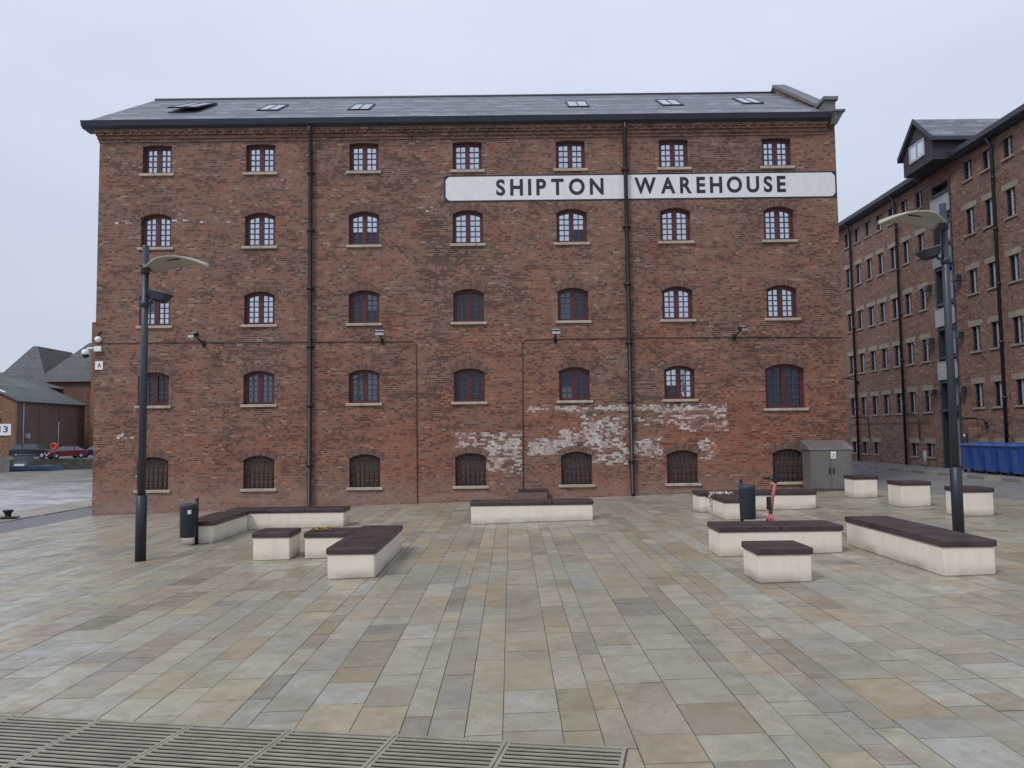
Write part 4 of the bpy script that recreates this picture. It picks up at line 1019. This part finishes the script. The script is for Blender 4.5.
b = MB(); b.box(-.066, -.0605, -.09, .09, .12, .2); b.box(-.066, -.0605, -.09, .09, .3, .36); b.box(-.066, -.0605, -.05, .06, .62, .72); b.build('labels', M['white'], ib, off=(0, 0, 0))

# ------------------------------------------------------------------ wheelie bins
bn = ['first', 'second', 'third', 'fourth', 'fifth', 'sixth', 'seventh', 'eighth']
def wheelie_meshes():
    d = {}
    b = MB(); b.hexa([(-.26, -.22, .09), (.26, -.22, .09), (.26, .22, .09), (-.26, .22, .09), (-.31, -.245, 1.0), (.31, -.245, 1.0), (.31, .245, 1.0), (-.31, .245, 1.0)])
    b.box(-.35, .35, -.265, .265, .97, 1.02, bev=.012)
    b.hexa([(-.275, -.15, .2), (-.262, -.15, .2), (-.262, .15, .2), (-.275, .15, .2), (-.337, -.2, .9), (-.325, -.2, .9), (-.325, .2, .9), (-.337, .2, .9)]); d['body'] = b.mesh('body', M['bin_blue'])
    l = MB(); l.hexa([(-.38, -.275, 1.022), (.36, -.275, 1.022), (.36, .275, 1.022), (-.38, .275, 1.022), (-.33, -.235, 1.075), (.36, -.245, 1.12), (.36, .245, 1.12), (-.33, .235, 1.075)]); d['lid'] = l.mesh('lid', M['bin_blue'])
    h = MB(); h.tube([(.40, -.24, 1.05), (.40, .24, 1.05)], .018, 8); h.box(.36, .41, -.25, -.22, 1.03, 1.07); h.box(.36, .41, .22, .25, 1.03, 1.07); d['handle'] = h.mesh('handle', M['bin_blue'])
    for n_, sx, sy in (('a', .2, .25), ('b', .2, -.25), ('c', -.2, .2), ('d', -.2, -.2)):
        w = MB(); r = .1 if sx > 0 else .075; w.lathe([(.001, -.025), (r * .9, -.025), (r, -.015), (r, .015), (r * .9, .025), (.001, .025)], 16, (sx, sy, r + .002), axis='y')
        w.box(sx - .02, sx + .02, sy - .012, sy + .012, r + .02, .18); d['w' + n_] = w.mesh('wheel', M['tyre'])
    for me_ in d.values():
        for v in me_.vertices: v.co.z *= .93
    return d
wm = wheelie_meshes(); b0 = None
for k, yy in enumerate((27.35, 26.66, 25.92, 25.25, 24.55, 23.85, 23.1)):
    lab = 'blue wheelie bin, %s from the lamp post in its row' % bn[k]
    if b0 is None:
        b0 = thing('wheelie_bin', (16.28, yy, gz(16.3) + .1), lab, 'wheelie bin', 'blue wheelie bins along the warehouse wall')
        for nm, key in (('body', 'body'), ('lid', 'lid'), ('handle', 'handle'), ('wheel', 'wa'), ('wheel', 'wb'), ('wheel', 'wc'), ('wheel', 'wd')): obj(nm, wm[key], b0)
    else:
        c_ = copy_tree(b0, loc=(16.28 + random.uniform(-.06, .06), yy, gz(16.3) + .1), rz=random.uniform(-.08, .08)); c_['label'] = lab

# ------------------------------------------------------------------ across the dock
FZ = -.32
sh = thing('brick_shed', (-76., 112., FZ), 'low brown shed with a grey sheet roof and white sign across the dock', 'shed')
CX, Y0_, Y1_ = -66.1, 104., 120.5; EZ2 = 7.2; rX, rZ = -75.2, 11.35
b = MB(); b.raw([(x, y, z) for y in (Y0_, Y0_ + .3) for (x, z) in ((CX - .31, FZ), (CX - .31, EZ2), (rX, rZ - .12), (2 * rX - CX, EZ2), (2 * rX - CX, FZ))], [(0, 1, 2, 3, 4), (9, 8, 7, 6, 5)] + [((i + 1) % 5, i, 5 + i, 5 + (i + 1) % 5) for i in range(5)]); b.build('end_wall', M['brick_orange'], sh)
b = MB(); b.box(CX - .3, CX, Y0_, Y1_, FZ, EZ2)
for q in range(4): b.box(CX + .001, CX + .08, Y0_ + .3 + q * 4.6, Y0_ + .7 + q * 4.6, FZ, EZ2 - .1)
b.box(2 * rX - CX, CX - .31, Y1_ - .3, Y1_, FZ, EZ2); b.build('side_wall', M['clad'], sh)
b = MB()
for s in (1, -1):
    xe = CX + .35 if s > 0 else 2 * rX - CX - .35
    a = [(xe, EZ2 + .02), (rX + s * .001, rZ + .12), (rX + s * .001, rZ - .05), (xe, EZ2 - .15)]
    b.raw([(x, y, z) for y in (Y0_ - .3, Y1_ + .4) for (x, z) in a], [(0, 1, 2, 3), (7, 6, 5, 4), (0, 4, 5, 1), (1, 5, 6, 2), (2, 6, 7, 3), (3, 7, 4, 0)])
srf = b.build('roof', M['sheet_roof'], sh)
b = MB(); k = (rZ - EZ2) / (CX + .35 - rX)
def rp(x, y, up): return (x, y, rZ + .12 - (x - rX) * ((rZ + .1 - EZ2) / (CX + .35 - rX)) + up)
b.raw([rp(x, y, u) for u in (.01, .06) for (x, y) in ((-71.5, 104.6), (-68.4, 104.6), (-68.4, 105.3), (-71.5, 105.3))], [(0, 1, 2, 3), (7, 6, 5, 4), (0, 4, 5, 1), (1, 5, 6, 2), (2, 6, 7, 3), (3, 7, 4, 0)]); b.build('roof_light', M['white'], srf, off=worldloc(srf))
b = MB(); b.tube([(CX + .12, 105.2, FZ), (CX + .12, 105.2, EZ2 - .2)], .09, 8); b.build('drainpipe', M['grey_frame'], sh)
b = MB(); b.tube([(CX + .12, 113.4, FZ), (CX + .12, 113.4, 4.6)], .09, 8); b.build('drainpipe', M['grey_frame'], sh)
b = MB(); b.box(CX + .02, CX + .4, 105.7, 106.4, 2.2, 2.8); b.build('meter_box', M['grey_frame'], sh)
b = MB(); b.box(-69.6, -66.8, Y0_ - .09, Y0_ - .01, 2.6, 4.13); sb = b.build('sign_board', M['white'], sh)
b = fit_text('113', -69.2, -67.2, 3.0, 3.85, lambda u, v, w: (u, Y0_ - .092 - w, v), .01, .02); b.build('lettering', M['bars'], sb, off=worldloc(sb))
b = MB(); b.box(-69.2, -68.3, Y0_ - .3, Y0_ - .01, 4.7, 5.0); b.build('wall_lamp', M['black'], sh)
s2 = thing('brick_shed', (-86., 128., FZ), 'dark low-roofed shed just behind the brown shed across the dock', 'shed')
b = MB(); b.box(-105., -75.5, 121., 131., FZ, 10.4); b.build('wall', M['brick_far'], s2)
b = MB(); b.raw([(-106., 120.6, 10.4), (-75., 120.6, 10.4), (-75., 131.4, 10.4), (-106., 131.4, 10.4), (-106., 126., 13.0), (-81., 126., 13.0)], [(0, 1, 5, 4), (1, 2, 5), (2, 3, 4, 5), (3, 0, 4), (3, 2, 1, 0)]); b.build('roof', M['slate_far'], s2)
mh = thing('malthouse', (-80., 145., FZ), 'old malthouse with two steep mossy hipped slate roofs rising behind the sheds', 'malthouse')
b = MB(); b.box(-90.2, -58., 136.4, 162., FZ, 12.05); b.build('wall', M['brick_far'], mh)
for (x0, x1, xr, zr, zb, ya, yb_, lab) in ((-91., -81.2, -86., 18.9, 12.0, 140., 151., 'left hipped roof with moss along its ridge'), (-83.6, -69.4, -76.4, 19.5, 12.06, 141., 152., 'right hipped roof')):
    b = MB(); y0, y1 = 135.8, 157.
    b.raw([(x0, y0, zb), (x1, y0, zb), (x1, y1, zb), (x0, y1, zb), (xr - .4, ya, zr), (xr + .4, ya, zr), (xr + .4, yb_, zr), (xr - .4, yb_, zr)], [(0, 1, 5, 4), (2, 3, 7, 6), (3, 2, 1, 0), (0, 4, 7, 3), (4, 5, 6, 7)], 0)
    b.raw([(x1, y0, zb), (x1, y1, zb), (xr + .4, yb_, zr), (xr + .4, ya, zr)], [(0, 1, 2, 3)], 1)
    tag(b.build('roof', [M['slate_far'], M['slate_moss'] if xr < -80 else M['slate_far']], mh), lab)
tb = thing('brick_warehouse', (-58., 118., FZ), 'tall far brick warehouse peeping out behind the left corner of the near one', 'warehouse')
b = MB(); b.box(-63.9, -50., 118., 138., FZ, 19.75); b.build('wall', M['brick_orange'], tb)
b = MB(); b.raw([(-64.0, 117.9, 19.75), (-49.9, 117.9, 19.75), (-49.9, 138.1, 19.75), (-64.0, 138.1, 19.75), (-57, 124, 22.), (-57, 132, 22.)], [(0, 1, 4), (1, 2, 5, 4), (2, 3, 5), (3, 0, 4, 5), (3, 2, 1, 0)]); b.build('roof', M['slate_far'], tb)

# cars: side profile lofted over the width, front is -x
def car(name, loc, rz, label, L, body, prof, cabin, W=1.78, gmat='car_glass', wheels=(.8, 3.5), r=.33):
    o = thing(name, loc, label, 'car', rz=rz)
    def loft(pr, half, inset):
        b = MB(); n = len(pr); vs = []
        for s, w in ((-1, 1.), (-1, 1.), (1, 1.), (1, 1.)): pass
        lay = [(-half, inset), (-half * .96, 0.), (half * .96, 0.), (half, inset)]
        cx = sum(p[0] for p in pr) / n; cz = sum(p[1] for p in pr) / n
        for (y, ins) in lay:
            for (x, z) in pr: vs.append((x + (cx - x) * ins, y, z + (cz - z) * ins))
        fs = []
        for a in range(3):
            for i in range(n): fs.append((a * n + i, a * n + (i + 1) % n, (a + 1) * n + (i + 1) % n, (a + 1) * n + i))
        fs += [list(range(n))[::-1], [3 * n + i for i in range(n)]]
        b.raw(vs, fs); return b
    loft(prof, W / 2, .05).build('body', body, o, off=(0, 0, 0))
    zt = max(z for _, z in cabin)
    cb_ = MB(); n = len(cabin); vs = []
    for y, sc1 in ((-W / 2 * .93, 0), (W / 2 * .93, 0)):
        for (x, z) in cabin: vs.append((x, y * (1 - .22 * (z - cabin[0][1]) / (zt - cabin[0][1])), z))
    cb_.raw(vs, [list(range(n))[::-1], [n + i for i in range(n)]] + [(i, (i + 1) % n, n + (i + 1) % n, n + i) for i in range(n)])
    cb_.build('windows', M[gmat], o, off=(0, 0, 0))
    rfm = MB(); x0, x1 = sorted([p[0] for p in cabin if p[1] > zt - .06])[0], sorted([p[0] for p in cabin if p[1] > zt - .06])[-1]
    hw = W / 2 * .93 * .78 + .02
    rfm.box(x0 - .04, x1 + .05, -hw, hw, zt - .03, zt + .035, bev=.02)
    for s in (-1, 1):
        xm = (x0 + x1) / 2
        rfm.hexa([(xm - .06, s * W / 2 * .94, cabin[0][1]), (xm + .06, s * W / 2 * .94, cabin[0][1]), (xm + .06, s * W / 2 * .90, cabin[0][1]), (xm - .06, s * W / 2 * .90, cabin[0][1]), (xm - .06, s * hw, zt), (xm + .06, s * hw, zt), (xm + .06, s * (hw - .05), zt), (xm - .06, s * (hw - .05), zt)])
    rfm.build('roof', body, o, off=(0, 0, 0))
    for wx in wheels:
        for s in (-1, 1):
            w = MB(); w.lathe([(r * .6, -.1), (r * .92, -.11), (r, -.07), (r, .07), (r * .92, .11), (r * .6, .1)], 18, (wx, s * (W / 2 - .08), r), axis='y'); wo = w.build('wheel', M['tyre'], o, off=(0, 0, 0))
            w = MB(); w.lathe([(.001, -.085), (r * .3, -.095), (r * .62, -.09), (r * .62, .09), (r * .3, .095), (.001, .085)], 14, (wx, s * (W / 2 - .08), r), axis='y'); w.build('rim', M['rim'], wo, off=(0, 0, 0))
    zf = prof[2][1]
    for s in (-1, 1):
        h = MB(); h.box(.03, .14, s * W * .34 - .17, s * W * .34 + .17, .60, .74, bev=.02); h.build('headlight', M['lamp_glass'], o, off=(0, 0, 0))
        h = MB(); h.box(L - .09, L - .0, s * W * .38 - .1, s * W * .38 + .1, .7, .95, bev=.02); h.build('tail_light', M['orange_red'], o, off=(0, 0, 0))
    h = MB(); h.box(.02, .06, -.26, .26, .42, .53); h.build('number_plate', M['white'], o, off=(0, 0, 0))
    return o
car_prof = [(.12, .3), (.03, .48), (.08, .72), (.35, .84), (1.15, .95), (3.7, 1.0), (4.2, .96), (4.28, .6), (4.2, .32)]
car_cab = [(1.0, .93), (1.75, 1.40), (2.4, 1.46), (3.2, 1.42), (4.05, .98)]
car('parked_car', (-54.7, 91.7, FZ), rad(50), 'deep red hatchback parked on the far quay beside the red lifebuoy', 4.28, M['car_red'], car_prof, car_cab)
suv = [(.1, .4), (.03, .6), (.08, .98), (.4, 1.08), (1.35, 1.16), (3.3, 1.18), (4.75, 1.15), (4.8, .6), (4.7, .4)]
suv_cab = [(1.25, 1.14), (1.75, 1.72), (2.4, 1.80), (4.2, 1.78), (4.7, 1.16)]
car('parked_car', (-54.7, 93.2, FZ), rad(181), 'dark navy off-roader parked on the far quay behind the moored blue boat', 4.8, M['car_dark'], suv, suv_cab, 1.85, 'car_glass_dark', (.9, 3.9), .38)
car('parked_car', (-54.2, 97.4, FZ), rad(20), 'dark grey car half hidden behind the red hatchback on the far quay', 4.28, M['car_dark'], car_prof, car_cab)
lbu = thing('lifebuoy_stand', (-53.35, 91.0, FZ), 'orange-red lifebuoy on a post on the far quay edge', 'lifebuoy')
b = MB(); b.tube([(0, 0, 0), (0, 0, 1.5)], .05, 8); b.build('post', M['boat_cabin'], lbu, off=(0, 0, 0))
b = MB(); pts = [(.33 * math.cos(a), -.12, 1.5 + .33 * math.sin(a)) for a in [2 * math.pi * k / 24 for k in range(25)]]; b.tube(pts, .11, 8, caps=False); b.build('ring', M['orange_red'], lbu, off=(0, 0, 0))
b = MB(); b.box(-.36, .36, -.06, -.02, 1.14, 1.86, bev=.02); b.build('backing', M['orange_red'], lbu, off=(0, 0, 0))

# boats
def hull(L, W, z0, z1, bow, n=14):
    b = MB(); rows = []
    for i in range(n + 1):
        u = i / n; x = L * u; w = W / 2 * (1 - max(0, (u - (1 - bow)) / bow) ** 2.0) * (.82 + .18 * min(1, u * 4)); w = max(w, .015); sh_ = .22 * max(0, u - .6) ** 1.3
        rows.append([(x, -w, z1 + sh_), (x, -w * .86, (z0 + z1) / 2), (x, -w * .5, z0), (x, w * .5, z0), (x, w * .86, (z0 + z1) / 2), (x, w, z1 + sh_)])
    vs = [p for r_ in rows for p in r_]; fs = []
    for i in range(n):
        for k in range(5): fs.append((i * 6 + k, i * 6 + k + 1, (i + 1) * 6 + k + 1, (i + 1) * 6 + k))
        fs.append((i * 6 + 5, i * 6, (i + 1) * 6, (i + 1) * 6 + 5))
    fs += [[0, 1, 2, 3, 4, 5], [n * 6 + k for k in range(5, -1, -1)]]
    b.raw(vs, fs); return b
WZ = -1.5
b1 = thing('moored_boat', (-56.6, 87.6, WZ), 'small blue workboat with a dark grey wheelhouse moored at the far quay', 'boat')
hull(6.2, 1.9, -.25, .55, .4).build('hull', M['boat_blue'], b1, off=(0, 0, 0))
b = MB(); b.box(.1, 4.6, -.86, -.80, .551, .66); b.box(.1, 4.6, .80, .86, .551, .66); b.box(.06, .1, -.7, .7, .551, .66); b.build('gunwale', M['boat_cabin'], b1, off=(0, 0, 0))
b = MB(); b.box(1.0, 2.6, -.6, .6, .551, 1.75, bev=.03); b.box(.9, 2.75, -.68, .68, 1.75, 1.82, bev=.02); wh_ = b.build('wheelhouse', M['boat_cabin'], b1, off=(0, 0, 0))
b = MB()
for x in (1.12, 1.66, 2.18): b.box(x, x + .36, -.612, -.603, 1.15, 1.6)
b.build('windows', M['car_glass'], wh_, off=(0, 0, 0))
b = MB(); b.box(1.3, 2.4, -.9, -.66, .56, .8, bev=.03); b.build('locker', M['white'], b1, off=(0, 0, 0))
b = MB(); b.box(3.0, 3.7, -.5, .5, .551, .78, bev=.03); b.build('hatch', M['black'], b1, off=(0, 0, 0))
b2 = thing('moored_boat', (-59.6, 84.4, WZ), 'larger dull grey boat whose bow shows at the left edge across the dock', 'boat')
hull(6.6, 2.6, -.3, 1.6, .5).xform(Matrix.Identity(4)).build('hull', M['boat_grey'], b2, off=(0, 0, 0))
b = MB(); b.box(.4, 3.9, -.8, .8, 1.601, 2.4, bev=.05); b.build('cabin', M['boat_cabin'], b2, off=(0, 0, 0))
b = MB(); b.tube([(5.6, -.3, 1.6), (5.9, 0, 2.15), (5.6, .3, 1.6)], .02, 6); b.tube([(4.2, -.85, 1.55), (4.2, -.85, 2.2), (5.7, -.2, 2.18)], .02, 6); b.build('rail', M['rim'], b2, off=(0, 0, 0))
b2.location = (-60.9, 84.4, WZ)

# ------------------------------------------------------------------ sky, sun, camera
sun_dir = Vector((-.50, -.52, .85)).normalized()
w = bpy.data.worlds.new('World'); scene.world = w; w.use_nodes = True
nt = w.node_tree; nt.nodes.clear()
out = nt.nodes.new('ShaderNodeOutputWorld'); bg = nt.nodes.new('ShaderNodeBackground'); nt.links.new(bg.outputs[0], out.inputs[0])
sky = nt.nodes.new('ShaderNodeTexSky'); sky.sky_type = 'NISHITA'; sky.sun_disc = False
sky.sun_elevation = math.asin(sun_dir.z); sky.sun_rotation = math.atan2(sun_dir.x, sun_dir.y)
tc = nt.nodes.new('ShaderNodeTexCoord'); sx = nt.nodes.new('ShaderNodeSeparateXYZ'); nt.links.new(tc.outputs['Generated'], sx.inputs[0])
def mm(op, a, b=None, clamp=False):
    n = nt.nodes.new('ShaderNodeMath'); n.operation = op; n.use_clamp = clamp
    for i, v in enumerate((a, b)):
        if v is None: continue
        if isinstance(v, bpy.types.NodeSocket): nt.links.new(v, n.inputs[i])
        else: n.inputs[i].default_value = v
    return n.outputs[0]
def wmix(f, a, b, mode='MIX'):
    n = nt.nodes.new('ShaderNodeMix'); n.data_type = 'RGBA'; n.blend_type = mode
    for s_, v in ((n.inputs[0], f), (n.inputs[6], a), (n.inputs[7], b)):
        if isinstance(v, bpy.types.NodeSocket): nt.links.new(v, s_)
        else: s_.default_value = (*v, 1) if isinstance(v, tuple) else v
    return n.outputs[2]
noi = nt.nodes.new('ShaderNodeTexNoise'); noi.inputs['Scale'].default_value = 1.7; noi.inputs['Detail'].default_value = 5; noi.inputs['Roughness'].default_value = .55
mp = nt.nodes.new('ShaderNodeMapping'); mp.inputs['Scale'].default_value = (1, 1, 2.6); nt.links.new(tc.outputs['Generated'], mp.inputs[0]); nt.links.new(mp.outputs[0], noi.inputs['Vector'])
up = mm('MULTIPLY', mm('MAXIMUM', sx.outputs[2], 0.), 2.2, True)
cl = wmix(up, (.61, .66, .775), (.80, .865, 1.02))
cl = wmix(mm('MULTIPLY', mm('SUBTRACT', noi.outputs[0], .38), 2.6, True), cl, wmix(1., cl, (.87, .885, .915), 'MULTIPLY'))
skc = wmix(1., sky.outputs[0], (.08, .08, .08), 'MULTIPLY')
nt.links.new(wmix(.88, skc, cl), bg.inputs[0]); bg.inputs[1].default_value = 1.0
ld = bpy.data.lights.new('sun', 'SUN'); ld.energy = 1.65; ld.angle = rad(16); ld.color = (1., .97, .93)
lo = bpy.data.objects.new('sun', ld); COL.objects.link(lo); lo.rotation_euler = sun_dir.to_track_quat('Z', 'Y').to_euler(); lo.location = (-20, -20, 30)

cam = bpy.data.cameras.new('camera'); co = bpy.data.objects.new('camera', cam); COL.objects.link(co)
cam.sensor_fit = 'HORIZONTAL'; cam.sensor_width = 36; cam.lens = 775 / 1024 * 36; cam.clip_start = .05; cam.clip_end = 3000
pt, rl, yw = rad(3.65), rad(.733), rad(.147)
F = Vector((0, math.cos(pt), math.sin(pt))); U = Vector((0, -math.sin(pt), math.cos(pt))); Rr = Vector((1, 0, 0))
R2 = Rr * math.cos(rl) - U * math.sin(rl); U2 = Rr * math.sin(rl) + U * math.cos(rl)
Zr = Matrix.Rotation(-yw, 3, 'Z'); R2, U2, F = Zr @ R2, Zr @ U2, Zr @ F
co.matrix_world = Matrix(((R2.x, U2.x, -F.x, 0), (R2.y, U2.y, -F.y, 0), (R2.z, U2.z, -F.z, 2.0), (0, 0, 0, 1)))
scene.camera = co
scene.view_settings.view_transform = 'Standard'; scene.view_settings.look = 'None'; scene.view_settings.exposure = 0; scene.view_settings.gamma = 1
scene.render.engine = 'CYCLES'; scene.cycles.max_bounces = 6
